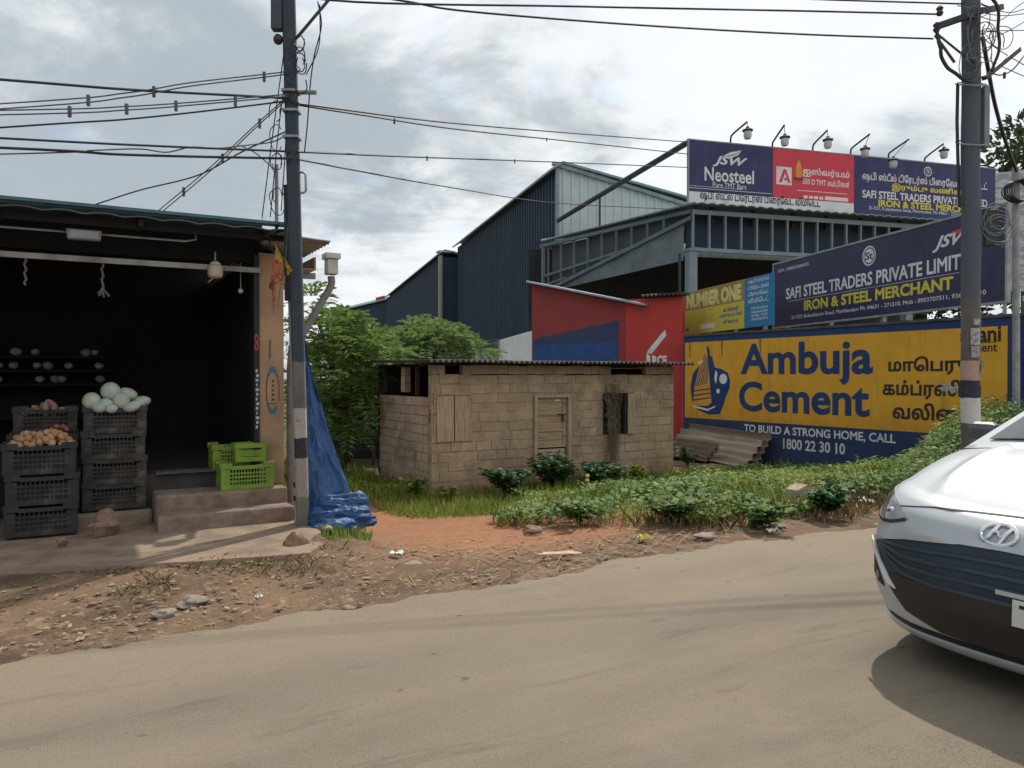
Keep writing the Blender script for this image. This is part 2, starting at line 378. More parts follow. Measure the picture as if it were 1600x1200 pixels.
# single stones and scraps one can point at
def gz(s, n): return float(ground_h(s, n))
def stone(px, py, size, label, seed, m=None, flat=.6, dz=0.0):
    s, n, = 0, 0
    z = 0.0
    for _ in range(6):
        Z = (1.6 - z) * 1200 / (py - 588); X = (px - 800) / 1200 * Z; s, n = ROAD.loc(X, Z); z = gz(s, n) + dz
    mb = MB().blob((s, n, z + size * flat * .55), (size, size * .8, size * flat), 14, 10, .55, 1.5, seed)
    mb.solo('stone', m or M_rock, label, 'stone', (s, n, z), smooth=35)
M_rock = mat('rock', (.25, .165, .11), .9, (.15, .105, .075), 9, bump=.5)
M_rockg = mat('grey_rock', (.30, .25, .20), .9, (.19, .16, .13), 9, bump=.5)
stone(833, 836, .115, 'flat brown stone where the red path meets the weeds', 3, flat=.55)
stone(163, 832, .135, 'round brown stone in front of the crate stack under the gourds', 5, flat=.95, dz=.08)
stone(96, 850, .05, 'small stone wedged under the front crate stack below the potatoes', 6, flat=.7, dz=.08)
stone(652, 770, .10, 'small brown stone in the grass at the corner of the hut', 8, flat=.8)
stone(255, 966, .075, 'jagged stone in the rubble, nearest the tar edge', 9, M_rockg, .5)
stone(300, 947, .10, 'broad broken stone in the rubble below the shop apron', 10, M_rockg, .4)
stone(462, 858, .12, 'lump of broken concrete at the foot of the banded pole', 12, M_rock, .8)
stone(645, 886, .09, 'flat pale stone in the rubble beside the dirt path', 13, M_rockg, .3)
stone(1105, 842, .11, 'pale flat stone in the leaf litter by the tar, below the weeds', 14, M_rockg, .35)
stone(1215, 826, .09, 'pale stone in the litter below the concrete block', 15, M_rockg, .4)
M_scrapw = mat('paper_white', (.72, .70, .64), .8, (.58, .56, .5), 20)
M_scrapy = mat('wrapper_yellow', (.62, .55, .12), .6, (.5, .42, .1), 20)
M_plank = mat('bare_wood', (.55, .41, .27), .8, (.42, .30, .2), 12, stretch=(1, 8, 1))
def flatpos(px, py):
    z = 0.0
    for _ in range(6):
        Z = (1.6 - z) * 1200 / (py - 588); s, n = ROAD.loc((px - 800) / 1200 * Z, Z); z = gz(s, n)
    return s, n, z
def scrap(px, py, w, l, m, name, label, cat, seed, h=.02, rot=0.0):
    s, n, z = flatpos(px, py); c, q = math.cos(rot), math.sin(rot)
    def fn(u, v):
        x, y = (u - .5) * w * (1 + .2 * math.sin(seed + v * 5)), (v - .5) * l * (1 + .2 * math.cos(seed * 2 + u * 4))
        return (s + x * c - y * q, n + x * q + y * c, z + .05 + h * mnoise.noise(Vector((u * 3, v * 3, seed))))
    MB().slab(fn, 6, 6, (0, 0, .003)).solo(name, m, label, cat, (s, n, z), smooth=True)
scrap(873, 873, .34, .10, M_plank, 'wood_offcut', 'pale thin wooden offcut lying at the tar edge', 'offcut', 1, .008, -.35)
scrap(1006, 848, .11, .10, M_scrapy, 'plastic_wrapper', 'crumpled yellow plastic wrapper in the litter', 'wrapper', 2, .08)
scrap(1358, 790, .16, .13, M_scrapw, 'paper_scrap', 'torn white paper on the weeds beside the car', 'paper', 3, .08)
scrap(404, 944, .05, .04, M_scrapw, 'paper_scrap', 'small white paper scrap on the dirt before the shop', 'paper', 4, .03)
scrap(620, 873, .12, .07, M_scrapw, 'paper_scrap', 'white paper scrap in the straw beside the red path', 'paper', 5, .03)
scrap(1207, 836, .12, .07, M_scrapw, 'paper_scrap', 'white paper scrap in the litter, between tar edge and concrete block', 'paper', 6, .03)
scrap(642, 808, .17, .10, mat('rust_scrap', (.28, .13, .07), .8), 'bark_piece', 'dark red bark piece lying on the red path', 'bark', 7, .05, .3)
def concrete_block():
    s, n, z = flatpos(1245, 795)
    mb = MB().add([(s + dx * (.12 - .03 * k), n + dy * .09, z - .1 + k * (.36 + .03 * dx)) for k in (0, 1) for dx, dy in ((-1, -1), (1, -1), (1, 1), (-1, 1))],
                  [(0, 3, 2, 1), (4, 5, 6, 7), (0, 1, 5, 4), (1, 2, 6, 5), (2, 3, 7, 6), (3, 0, 4, 7)])
    mb.solo('boundary_stone', mat('old_concrete', (.40, .34, .25), .9, (.27, .22, .16), 10, bump=.4), 'squat square concrete boundary stone standing in the weeds', 'boundary stone', (s, n, z), bev=.012)
concrete_block()
# ---------------------------------------------------------------- vegetable shop
M_dark = mat('shade_dark', (.014, .014, .014), .9, (.009, .009, .009), 2)  # near-black colour carries the shade inside the shop
M_roofm = mat('roof_sheet_dark', (.05, .085, .10), .55, (.03, .05, .065), 3, spec=.5)
M_teal = mat('roof_edge_teal', (.05, .15, .17), .5, (.035, .10, .12), 5)
M_steel = mat('grey_pipe', (.33, .35, .36), .5, (.22, .23, .24), 6, metal=.3)
M_plaster = mat('ochre_plaster', (.43, .28, .165), .9, (.29, .19, .12), 2.2, bump=.3)
M_conc = mat('worn_cement', (.29, .215, .155), .95, (.185, .135, .10), 3.2, bump=.45, bscale=18)
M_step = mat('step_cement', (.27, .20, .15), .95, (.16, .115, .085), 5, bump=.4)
M_pvc = mat('dusty_pvc', (.34, .33, .31), .6, (.24, .23, .21), 8)
M_gutter = mat('pink_gutter', (.44, .35, .31), .7, (.33, .27, .24), 6)
M_gutterw = mat('pale_gutter_end', (.55, .54, .52), .6, (.42, .41, .40), 7)
M_bulb = mat('cream_shade', (.55, .46, .36), .5, (.48, .40, .31), 8)
M_black = mat('black_paint', (.012, .013, .016), .6, (.02, .021, .024), 6)
shop = thing('vegetable_shop', 'open fronted vegetable shop with dark interior and low sheet roof', 'shop', (.3, 8.9, 0))
MB().box(-7, 1.98, 9.06, 13.2, -.3, .55).part('floor_slab', mat('shade_dark_floor', (.06, .05, .042), .9, (.035, .03, .026), 4), shop)  # floor coloured darker than the steps to paint in the indoor shade
MB().box(-7, .62, 8.9, 9.05, -.3, .20).box(.623, 1.95, 8.60, 9.055, -.3, .38).box(.62, 1.96, 8.30, 8.598, -.3, .215).part('steps', M_step, shop, bev=.03)
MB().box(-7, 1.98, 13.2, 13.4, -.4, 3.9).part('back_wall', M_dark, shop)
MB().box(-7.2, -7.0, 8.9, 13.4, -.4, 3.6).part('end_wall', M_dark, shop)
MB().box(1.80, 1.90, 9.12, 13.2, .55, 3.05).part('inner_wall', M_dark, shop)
MB().box(1.903, 2.0, 9.10, 13.4, -.4, 3.02).part('side_wall', M_plaster, shop)
pil = MB().box(1.70, 1.97, 8.86, 9.095, .383, 2.98).part('pillar', M_plaster, shop, bev=.006)
MB().box(1.64, 1.697, 8.83, 9.09, .383, 2.95).part('shutter_rail', M_black, shop)
# painted ring of blue arcs, red dots, green figure on the pillar face (n = 8.86)
def arc(mb, cx, cz, rx, rz, a0, a1, w, y, n=18):
    def fn(u, v):
        t = a0 + (a1 - a0) * u; k = 1 - w * v; return (cx + rx * k * math.cos(t), y, cz + rz * k * math.sin(t))
    return mb.grid(fn, n, 1)
mb = MB()
M_fb = mat('faded_blue', (.06, .17, .24), .8)
for a0_, a1_ in ((.75, 2.3), (3.9, 5.4)): arc(MB(), 1.845, 1.44, .075, .27, a0_, a1_, .22, 8.856).part('painted_ring', M_fb, pil)
mb = MB(); arc(mb, 1.845, 1.44, .075, .27, 2.3, 3.9, .12, 8.856); arc(mb, 1.845, 1.44, .075, .27, -.5, .75, .08, 8.856)
mb.box(1.80, 1.89, 8.855, 8.857, 1.292, 1.299)
for i in range(5): mb.blob((1.848, 8.857, 1.34 + i * .052), (.013, .004, .013), 8, 6)
mb.part('painted_dots', mat('dark_red_paint', (.10, .035, .03), .8), pil)
MB().box(1.808, 1.824, 8.855, 8.857, 1.80, 1.98).box(1.806, 1.828, 8.855, 8.8575, 1.98, 2.0).part('painted_figure', mat('green_paint', (.07, .13, .08), .8), pil)
# writing on the dark rail beside the pillar
mb = MB()
for i in range(13): mb.box(1.655 + .006 * (i % 2), 1.676 + .008 * (i % 3), 8.826, 8.829, 1.02 + i * .052, 1.052 + i * .052)
mb.part('rail_lettering', mat('white_paint', (.55, .54, .52), .7), shop)
mb = MB(); arc(mb, 1.666, 2.02, .022, .05, 0, 6.28, .5, 8.827); arc(mb, 1.666, 1.93, .024, .045, 0, 6.28, .5, 8.827)
mb.part('rail_numeral', mat('red_paint', (.5, .07, .05), .7), shop)
# roof: corrugated sheet with its scalloped underside over the opening
def roof_fn(u, v):
    s = -7.4 + 9.32 * u; n = 8.15 + 5.5 * v; return (s, n, 3.10 + .17 * v * 5.5 * .55 + .022 * abs(math.sin(s * 9.5)))
MB().slab(roof_fn, 260, 6, (0, 0, .012)).part('roof_sheet', M_roofm, shop, smooth=True)
MB().slab(lambda u, v: (-7.4 + 9.3 * u, 8.13 + .30 * v, 3.17 + .03 * v), 2, 2, (0, 0, .03)).part('roof_edge', M_teal, shop)
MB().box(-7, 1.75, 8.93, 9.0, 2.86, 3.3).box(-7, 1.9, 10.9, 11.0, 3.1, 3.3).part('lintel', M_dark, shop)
mb = MB()
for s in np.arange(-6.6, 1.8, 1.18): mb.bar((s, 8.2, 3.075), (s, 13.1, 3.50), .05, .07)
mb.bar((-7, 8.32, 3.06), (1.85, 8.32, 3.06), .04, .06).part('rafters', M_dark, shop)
MB().box(-7, 1.70, 8.79, 8.826, 2.745, 2.80).part('shutter_bar', mat('chalky_bar', (.40, .40, .38), .7, (.20, .20, .20), 3, stretch=(1, .2, .2)), shop)
MB().tube([(-6, 8.46, 2.975), (.9, 8.46, 2.975), (1.0, 8.46, 3.0), (1.0, 8.46, 3.09)], .011).part('conduit', M_steel, shop)
def side_fn(u, v):
    s = 1.72 + .62 * u; n = 8.25 + 4.9 * v; return (s, n, 3.09 - .035 * u + .014 * math.sin(n * 48))
MB().slab(side_fn, 3, 300, (0, 0, .010)).part('side_roof', mat('weathered_sheet', (.30, .31, .30), .7, (.19, .19, .19), 5), shop, smooth=True)
mb = MB().box(2.16, 2.18, 9.02, 12.8, 2.86, 3.0).box(2.36, 2.38, 9.02, 12.8, 2.86, 3.0).box(2.16, 2.38, 9.02, 12.8, 2.85, 2.862)
gut = mb.part('gutter', M_gutter, shop)
MB().box(2.46, 2.64, 8.88, 9.08, 2.98, 3.05).box(2.485, 2.615, 8.905, 9.055, 2.80, 2.978).part('hopper', M_gutterw, gut, bev=.012)
MB().tube(crom([(2.55, 8.98, 2.78), (2.54, 8.98, 2.66), (2.38, 8.99, 2.38), (2.16, 9.0, 1.98), (2.08, 9.0, 1.75), (2.07, 9.0, .1)], 6), .042, 10).part('downpipe', mat('dusty_downpipe', (.22, .21, .20), .7, (.15, .14, .13), 8), gut, smooth=True)
for y_ in (9.3, 10.6): MB().box(2.0, 2.45, y_, y_ + .06, 2.78, 2.85).part('gutter_bracket', M_steel, shop)
MB().box(.66, 1.28, 9.0, 9.3, .552, .56).part('doormat', mat('grey_mat', (.13, .14, .15), .9, (.08, .085, .09), 12), shop)
mb = MB().box(-.66, -.28, 8.33, 8.37, 3.0, 3.055)
fl = thing('floodlight', 'grey box floodlight clipped to the pipe under the shop eave', 'floodlight', (-.01, 8.42, 2.9))
MB().prism([(-.14, 2.9), (.14, 2.9), (.15, 3.0), (-.15, 3.0)], 8.38, 8.45).part('housing', mat('grey_cast', (.20, .21, .22), .5), fl, bev=.01)
MB().box(-.12, .12, 8.373, 8.377, 2.915, 2.985).part('glass', mat('dusty_glass', (.30, .32, .33), .25), fl)
MB().bar((0, 8.46, 2.97), (0, 8.46, 3.0), .03).part('bracket', M_steel, fl)
def pendant(s, n, zt, lab):
    t = thing('pendant_lamp', lab, 'lamp', (s, n, zt - .30), group='lamps under the shop eave')
    MB().tube([(s, n, zt), (s, n, zt - .10)], .008, 6).part('stem', M_steel, t)
    MB().lathe([(.02, -.10), (.05, -.12), (.055, -.14)], (s, n, zt), 14).part('cap', M_gutterw, t, smooth=True)
    MB().lathe([(.055, -.14), (.075, -.16), (.078, -.24), (.068, -.27), (.04, -.285)], (s, n, zt), 16).part('lamp_shade', M_bulb, t, smooth=True)
pendant(1.22, 8.70, 2.93, 'cream lamp hanging nearest the ochre pillar')
pendant(-.79, 8.70, 2.93, 'cream lamp hanging at the left edge above the crates')
def twist(s, n, z0, z1, lab, knot):
    mb = MB().tube([(s + .01 * math.sin(i * 2.1), n, z0 + (z1 - z0) * i / 9) for i in range(10)], .011, 5)
    if knot:
        for i in range(9): mb.tube([(s, n, z1 + .05), (s + rng.uniform(-.05, .08), n + rng.uniform(-.03, .03), z1 - rng.uniform(0, .05))], .007, 4)
    mb.solo('rope', mat('old_rope', (.17, .165, .15), .9), lab, 'rope', (s, n, z1))
twist(.16, 8.80, 2.75, 2.44, 'frayed rope with a knotted end hanging from the white bar', True)
twist(-.50, 8.80, 2.75, 2.48, 'plain short rope hanging from the white bar, left of the knotted rope', False)
MB().tube([(1.52, 8.95, 2.86), (1.52, 8.95, 2.58)], .004, 5).blob((1.52, 8.95, 2.55), .03, 10, 8).solo('light_bulb', mat('bulb_glass', (.5, .5, .47), .3), 'small bare bulb on a wire beside the pillar', 'light bulb', (1.52, 8.95, 2.86), smooth=True)

# cement apron in front of the steps
def apron():
    pts = [(-7, 7.3), (-1.4, 7.42), (-.6, 7.40), (.1, 7.05), (.7, 6.88), (1.25, 6.78), (1.72, 6.70), (1.9, 7.0), (1.82, 7.2), (2.05, 7.55), (2.02, 8.25), (2.02, 8.9), (-7, 8.9)]
    P = []
    for i, (a, b) in enumerate(pts):
        c, d = pts[(i + 1) % len(pts)]; m = max(1, int(math.hypot(c - a, d - b) / .12)) if i < 10 else 1
        for j in range(m):
            t = j / m; q = (a + (c - a) * t, b + (d - b) * t)
            w = .05 if 0 < i < 10 else 0
            P.append((q[0] + w * mnoise.noise(Vector((q[0] * 5, q[1] * 5, 1))), q[1] + w * mnoise.noise(Vector((q[0] * 6, q[1] * 4, 2)))))
    n = len(P); mb = MB().add([(a, b, .06) for a, b in P] + [(a, b - .03, -.15) for a, b in P], [tuple(range(n))] + [(i, i + n, (i + 1) % n + n, (i + 1) % n) for i in range(n)])
    mb.solo('pavement', M_conc, None, None, kind='structure')
apron()

# ---------------------------------------------------------------- crates
M_crate = mat('black_plastic', (.022, .023, .024), .55, (.085, .075, .062), 4.5, spec=.35, lo=.48, hi=.78)
M_crate2 = mat('worn_black_plastic', (.032, .031, .030), .6, (.11, .095, .075), 6, spec=.3, lo=.45, hi=.75)
M_crateg = mat('green_plastic', (.20, .32, .04), .5, (.15, .25, .035), 9, spec=.4)
def crate_mesh(w, d, h, m, name='crate', vert=.036, dip=True):
    mb = MB(); t = .012
    mb.box(0, w, 0, d, 0, .012)
    if dip and m is not M_crateg: mb.box(.022, w - .022, .022, d - .022, .0125, h - .10)
    for x in (0, w - .05):
        for y in (0, d - .05): mb.box(x, x + .05, y, y + .05, .0122, h - .002)
    def side(o, dx, L, dn):
        dx = Vector(dx); dn = Vector(dn); o = Vector(o)
        def bx(a, b, z0, z1, th=t, pr=0.0):
            vs = [o + dx * x + dn * (y) + Vector((0, 0, z)) for z in (z0, z1) for y in (-pr, th) for x in (a, b)]
            mb.add(vs, [(0, 2, 3, 1), (4, 5, 7, 6), (0, 1, 5, 4), (2, 6, 7, 3), (0, 4, 6, 2), (1, 3, 7, 5)])
        bx(.05, L - .05, .0125, .05, t); 
        if dip: bx(.001, L * .2, h - .06, h, t, .012); bx(L * .8, L - .001, h - .06, h, t, .012); bx(L * .2 + .0005, L * .8 - .0005, h - .07, h - .03, t, .011)
        else: bx(.001, L - .001, h - .05, h, t, .012)
        zt = h - .072
        for i in range(1, 4): bx(.052, L - .052, .05 + (zt - .05) * i / 4 - .007, .05 + (zt - .05) * i / 4 + .007, t - .002, .003)
        e = min(.10, .06 + L * .05); bx(.0505, e, .0505, zt, t - .003); bx(L - e, L - .0505, .0505, zt, t - .003)
        q = max(1, int((L - 2 * e) / vert))
        for i in range(q + 1):
            x = e + (L - 2 * e) * i / q; bx(x - .005, x + .005, .0515, zt + .001, t - .004)
    side((0, 0, 0), (1, 0, 0), w, (0, 1, 0)); side((w, d, 0), (-1, 0, 0), w, (0, -1, 0))
    side((0, d, 0), (0, -1, 0), d, (1, 0, 0)); side((w, 0, 0), (0, 1, 0), d, (-1, 0, 0))
    return mb.mesh(name, m)
CR = {'a': crate_mesh(.60, .40, .298, M_crate), 'b': crate_mesh(.585, .40, .288, M_crate2), 'g': crate_mesh(.55, .38, .285, M_crateg, vert=.03), 'gs': crate_mesh(.32, .20, .20, M_crateg, vert=.022, dip=False)}
def crate(kind, s, n, z, lab, rz=0.0, grp=None, rx=0.0):
    o = link('crate', CR[kind]); o.location = ROAD.w(s, n, z); o.rotation_euler = (rx, 0, ROAD.rot + rz)
    return tag(o, lab, 'crate', grp)
GB = 'black vegetable crates stacked at the shop front'
lv = ['bottom', 'second', 'top']
for i in range(3): crate('a', -.67 + (.0, .012, -.01)[i], 8.55, .085 + i * .292, ('bottom black crate of the front stack, standing on small stones', 'middle black crate of the front stack under the potatoes', 'black crate heaped with potatoes, topmost of the front stack')[i], (.0, -.015, .01)[i], GB)
for i in range(4): crate('b', -.03 + (.0, .008, -.005, .015)[i], 8.95 + (0, 0, 0, .06)[i], .22 + i * .262, ('bottom black crate of the gourd stack, above the round stone', 'second black crate from the bottom of the gourd stack', 'third black crate from the bottom of the gourd stack', 'black crate filled with pale ash gourds, topmost of its stack')[i], (.0, .012, -.01, .0)[i], GB)
for i in range(3): crate('a', -.67, 9.06 - .02 * i, .56 + i * .25 - .34, ('bottom black crate of the stack hidden behind the potato stack', 'middle black crate of the stack hidden behind the potatoes', 'black crate holding a few onions just behind the potatoes')[i], .0, GB)
for i in range(3): crate('b', -.66, 9.56, .555 + i * .245 - .06, ('bottom black crate of the rear stack inside the shop', 'middle black crate of the rear stack inside the shop', 'black crate of pale roots, topmost of the rear stack inside')[i], .0, GB)
for i in range(3): crate('a', -1.42, 8.62, .085 + i * .292, ('bottom black crate at the left edge, beside the potato stack', 'middle black crate at the left edge, beside the potato stack', 'top black crate of red onions at the left edge')[i], .0, GB)
GG = 'green crates on the shop step'
crate('g', 1.262, 8.64, .383, 'large green crate standing on the shop step', 0, GG)
crate('g', 1.24, 9.08, .553, 'green crate behind the two green crates at the step', 0, GG)
crate('gs', 1.42, 8.70, .67, 'small green crate lying on the large green crate', .02, GG)
# produce
M_potato = mat('potato_skin', (.44, .27, .15), .85, (.33, .19, .10), 6, bump=.2)
M_onion = mat('onion_skin', (.34, .11, .10), .6, (.24, .07, .07), 6)
M_gourd = mat('ash_gourd_skin', (.30, .37, .29), .75, (.44, .48, .41), 7, spec=.3)
M_root = mat('pale_root', (.33, .22, .16), .85, (.25, .16, .12), 6)
def pm(name, m, r, seed): return MB().blob((0, 0, 0), r, 12, 8, .18, 1.6, seed).mesh(name, m, None, True)
def drop(name, me, s, n, z, lab, cat, grp, rot, sc=1.0):
    o = link(name, me); o.location = ROAD.w(s, n, z); o.rotation_euler = rot; o.scale = (sc, sc, sc); return tag(o, lab, cat, grp)
PT = [pm('potato', M_potato, (.042, .034, .031), i) for i in range(4)]
def heap(name, ms, s0, s1, n0, n1, z, count, hgt, lab, cat, grp, r, sc=1.0):
    pos = []
    for _ in range(count * 40):
        if len(pos) >= count: break
        a, b = rng.uniform(0, 1), rng.uniform(0, 1); top = hgt * (1 - (2 * a - 1) ** 4) * (1 - .7 * (2 * b - 1) ** 4); c = z + top * (.35 + .65 * rng.random())
        p = Vector((s0 + (s1 - s0) * a, n0 + (n1 - n0) * b, c))
        if all((p - q).length > r * 1.5 for q in pos): pos.append(p)
    for i, p in enumerate(pos): drop(name, ms[i % len(ms)], p.x, p.y, p.z, lab, cat, grp, tuple(rng.uniform(0, 6.28, 3)), sc * rng.uniform(.85, 1.12))
heap('potato', PT, -.64, -.10, 8.585, 8.90, .925, 150, .13, 'potato in the heap on the front black crate', 'potato', 'potatoes heaped in the front crate', .037)
heap('onion', [pm('onion', M_onion, (.03, .03, .028), 5)], -.30, -.16, 9.10, 9.30, 1.05, 9, .05, 'small onion in the crate just behind the potatoes', 'onion', 'onions in the crate behind the potatoes', .03)
heap('onion', [pm('red_onion', M_onion, (.034, .034, .03), 6)], -1.35, -.9, 8.68, 8.95, .935, 20, .07, 'red onion in the crate at the left edge', 'onion', 'red onions at the left edge', .032)
heap('root_vegetable', [pm('root_vegetable', M_root, (.09, .036, .034), 7)], -.55, -.2, 9.62, 9.86, 1.20, 10, .09, 'pale long root in the rear crate inside the shop', 'root vegetable', 'pale roots in the rear crate', .05)
gl = lambda r, sd, a=.05: MB().blob((0, 0, 0), r, 20, 14, a, 1.3, sd).mesh('ash_gourd', M_gourd, None, True)
GR = 'ash gourds piled on the crate stack'
for s, n, z, r, lab, rot in (
    (.06, 9.03, 1.345, (.088, .085, .088), 'round pale gourd at the left end of the gourd pile', (0, 0, 0)),
    (.235, 9.10, 1.44, (.098, .095, .098), 'big round whitish gourd on top of the gourd pile', (0, 0, 0)),
    (.33, 9.06, 1.34, (.085, .075, .10), 'large oval gourd in the middle of the gourd pile', (.3, .5, 0)),
    (.40, 9.12, 1.41, (.105, .07, .066), 'oblong gourd behind and right of the round top gourd', (0, .35, .4)),
    (.45, 9.04, 1.285, (.115, .062, .058), 'long gourd lying at the front right of the pile', (0, -.3, .3)),
    (.535, 9.08, 1.335, (.085, .058, .055), 'slim gourd at the right end of the pile', (0, -.1, .1)),
    (.19, 9.02, 1.315, (.07, .06, .058), 'small mottled gourd below the big round gourd', (0, .2, .3)),
    (.13, 9.0, 1.275, (.075, .06, .055), 'small gourd at the crate rim under the left round gourd', (0, .1, .9)),
    (.24, 8.99, 1.265, (.06, .05, .05), 'smallest gourd at the front rim of the gourd crate', (0, 0, 0))):
    me = gl(r, len(bpy.data.meshes) % 17); o = drop('ash_gourd', me, s, n, z, lab, 'gourd', GR, (rot[0], rot[1], rot[2] + ROAD.rot))
# rack of small gourds deep in the shop
rk = thing('shelf_rack', 'dark rack of shelves deep inside the shop, holding rows of gourds', 'shelf', (-.7, 12.6, .55))
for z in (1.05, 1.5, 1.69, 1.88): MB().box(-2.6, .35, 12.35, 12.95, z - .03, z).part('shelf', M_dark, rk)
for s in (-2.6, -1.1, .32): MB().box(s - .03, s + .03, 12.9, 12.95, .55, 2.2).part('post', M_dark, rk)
sg = MB().blob((0, 0, 0), (.062, .075, .058), 12, 8, .06, 1.4, 3).mesh('gourd', mat('stored_gourd_skin', (.20, .245, .22), .7, (.30, .33, .30), 6), None, True)
for r, z in enumerate((1.5, 1.69, 1.88)):
    for i in range(15):
        if rng.random() < .84: drop('gourd', sg, -2.5 + i * .19 + rng.uniform(-.07, .07), 12.44 + rng.uniform(0, .22), z + .06, 'small pale gourd in the dim rows on the shop rack', 'gourd', 'gourds on the rack inside the shop', (0, 0, rng.uniform(0, 3)), rng.uniform(.75, 1.15))

# ---------------------------------------------------------------- blue tarpaulin beside the shop
def tarp():
    t = thing('tarpaulin', 'blue plastic tarpaulin hanging beside the shop and bunched on the ground', 'tarpaulin', (2.4, 8.1, -.03))
    m = mat('blue_tarp', (.034, .095, .24), .55, (.022, .062, .165), 3, bump=.35, bscale=14, spec=.35)
    m2 = mat('blue_tarp_folds', (.024, .080, .21), .5, (.014, .05, .14), 5, bump=.35, bscale=16, spec=.35)
    def rdg(p, sd): return 1 - 2 * abs(mnoise.noise(p + Vector((sd, sd * 2.1, 0))))
    def fn(u, v):                       # u across, v from top down
        wv = .05 + .53 * v ** 1.15; s = 2.02 - .06 * v + wv * u; z = 2.55 - 2.38 * v - .5 * u * (1 - v) + .02 * mnoise.noise(Vector((u * 6, v * 4, 8)))
        s += .035 * mnoise.noise(Vector((v * 5, u * 2, 3))) * v
        cr = .035 * math.sin(u * 11 + v * 4) * v + .040 * mnoise.noise(Vector((u * 3, v * 6, 4)))
        cr += .022 * rdg(Vector((u * 2.6 + v * 1.5, v * 4 - u, 0)), 1) + .014 * rdg(Vector((u * 5 - v * 2, v * 9 + u * 2, 0)), 5) + .006 * rdg(Vector((u * 12, v * 22, 0)), 9)
        return (s, 8.36 - .34 * v * v - cr, z)
    MB().slab(fn, 90, 240, (0, .004, 0)).part('hanging_sheet', m, t, smooth='all')
    def tube(c0, c1, r, sd, fl=1.0):
        c0, c1 = Vector(c0), Vector(c1); d = (c1 - c0)
        def g(u, v):
            a = 2 * math.pi * v; x = d.cross(Vector((0, 0, 1))).normalized(); p = c0 + d * u
            end = max(0.0, 1 - abs(2 * u - 1) ** 5) ** .6; q = Vector((u * 2.2, math.cos(a) * 1.2, math.sin(a) * 1.2))
            rr = r * end * (.92 + .26 * rdg(q * Vector((1, 1, 1)).length * .6, sd) * .6 + .20 * rdg(Vector((u * 1.5 + a * .15, a * 2.2, 0)), sd + 3) * .7 + .26 * mnoise.noise(q * 1.6 + Vector((sd, 0, 0))) + .10 * rdg(q * 4, sd + 6))
            return p + x * math.cos(a) * rr + Vector((0, 0, 1)) * math.sin(a) * rr * fl
        return g
    MB().grid(tube((1.98, 8.02, .10), (2.70, 8.0, .10), .175, 1, .75), 110, 110).grid(tube((2.10, 8.04, .25), (2.70, 8.10, .24), .13, 4, .75), 90, 90).grid(tube((2.0, 7.84, .03), (2.48, 7.78, .04), .125, 9, .65), 80, 80).grid(tube((2.38, 7.88, .04), (2.74, 8.02, .05), .10, 12, .6), 70, 70).part('folded_heap', m2, t, smooth='all', fix=False)
    lg = thing('bamboo_pole', 'cut end of a bamboo pole poking from under the blue tarpaulin', 'bamboo', (2.12, 7.66, .02))
    mb = MB().tube([(2.13, 7.62, .035), (2.2, 8.0, .06)], .05, 14); mb.part('cane', M_plank, lg, smooth=40)
    MB().blob((2.13, 7.617, .035), (.036, .006, .036), 12, 8).part('hollow_end', M_dark, lg)
tarp()
# ---------------------------------------------------------------- poles
def band_mat(name, base, base2, bands, wob=.03):
    m = mat(name, base, .9, base2, 5, bump=.5, bscale=16, stretch=(1, 1, .35)); k = NT(m.node_tree); p = m.node_tree.nodes['Principled BSDF']
    v = k.n('ShaderNodeTexCoord').outputs['Object']; z = k.sep(v)[2]; z = k.math('ADD', z, k.math('MULTIPLY', k.math('SUBTRACT', k.noise(v, 7, 5, .7), .5), wob * 2))
    wear = k.ramp(k.noise(v, 14, 5, .7), .56, .66)
    c = p.inputs['Base Color'].links[0].from_socket
    for z0, z1, col, w in bands:
        f = k.math('MULTIPLY', k.math('GREATER_THAN', z, z0), k.math('LESS_THAN', z, z1)); f = k.math('MULTIPLY', f, k.math('SUBTRACT', 1.0, k.math('MULTIPLY', wear, w)))
        c = k.mix(f, c, col)
    m.node_tree.links.new(c, p.inputs['Base Color']); return m
M_p1 = band_mat('pole_concrete_banded', (.16, .145, .13), (.10, .095, .09), [(.36, .76, (.27, .235, .20), .9), (.76, .965, (.03, .03, .035), .4), (.965, 1.27, (.34, .31, .28), .85), (1.75, 9, (.040, .055, .072), .4)])
M_p2 = band_mat('pole_timber_banded', (.15, .135, .125), (.095, .09, .085), [(0, .99, (.12, .11, .10), .5), (.99, 1.32, (.55, .53, .51), .4), (1.32, 1.55, (.035, .035, .05), .3), (1.55, 1.80, (.42, .27, .22), .6), (2.6, 9, (.085, .10, .125), .6)])
M_iron = mat('dark_iron', (.06, .065, .07), .6, (.04, .042, .045), 8, metal=.4)
M_cable = mat('black_cable', (.018, .019, .022), .6, (.03, .03, .032), 3)
M_wire = mat('bare_wire', (.10, .105, .11), .6, (.06, .06, .065), 3)
M_galv = mat('galvanised_pipe', (.30, .31, .32), .5, (.20, .21, .22), 6, metal=.3)
A = at(474, 832, 7.93); A.z = -.2; T = at(452.5, 0, 7.93); dirp = (T - A) / (T.z - A.z)
def lp(z, dx=0.0, dy=0.0): return A + dirp * (z - A.z) + Vector((dx, dy, 0))
pole = thing('utility_pole', 'leaning concrete utility pole with black and white bands beside the shop', 'utility pole', (A.x, A.y, 0), WORLD)
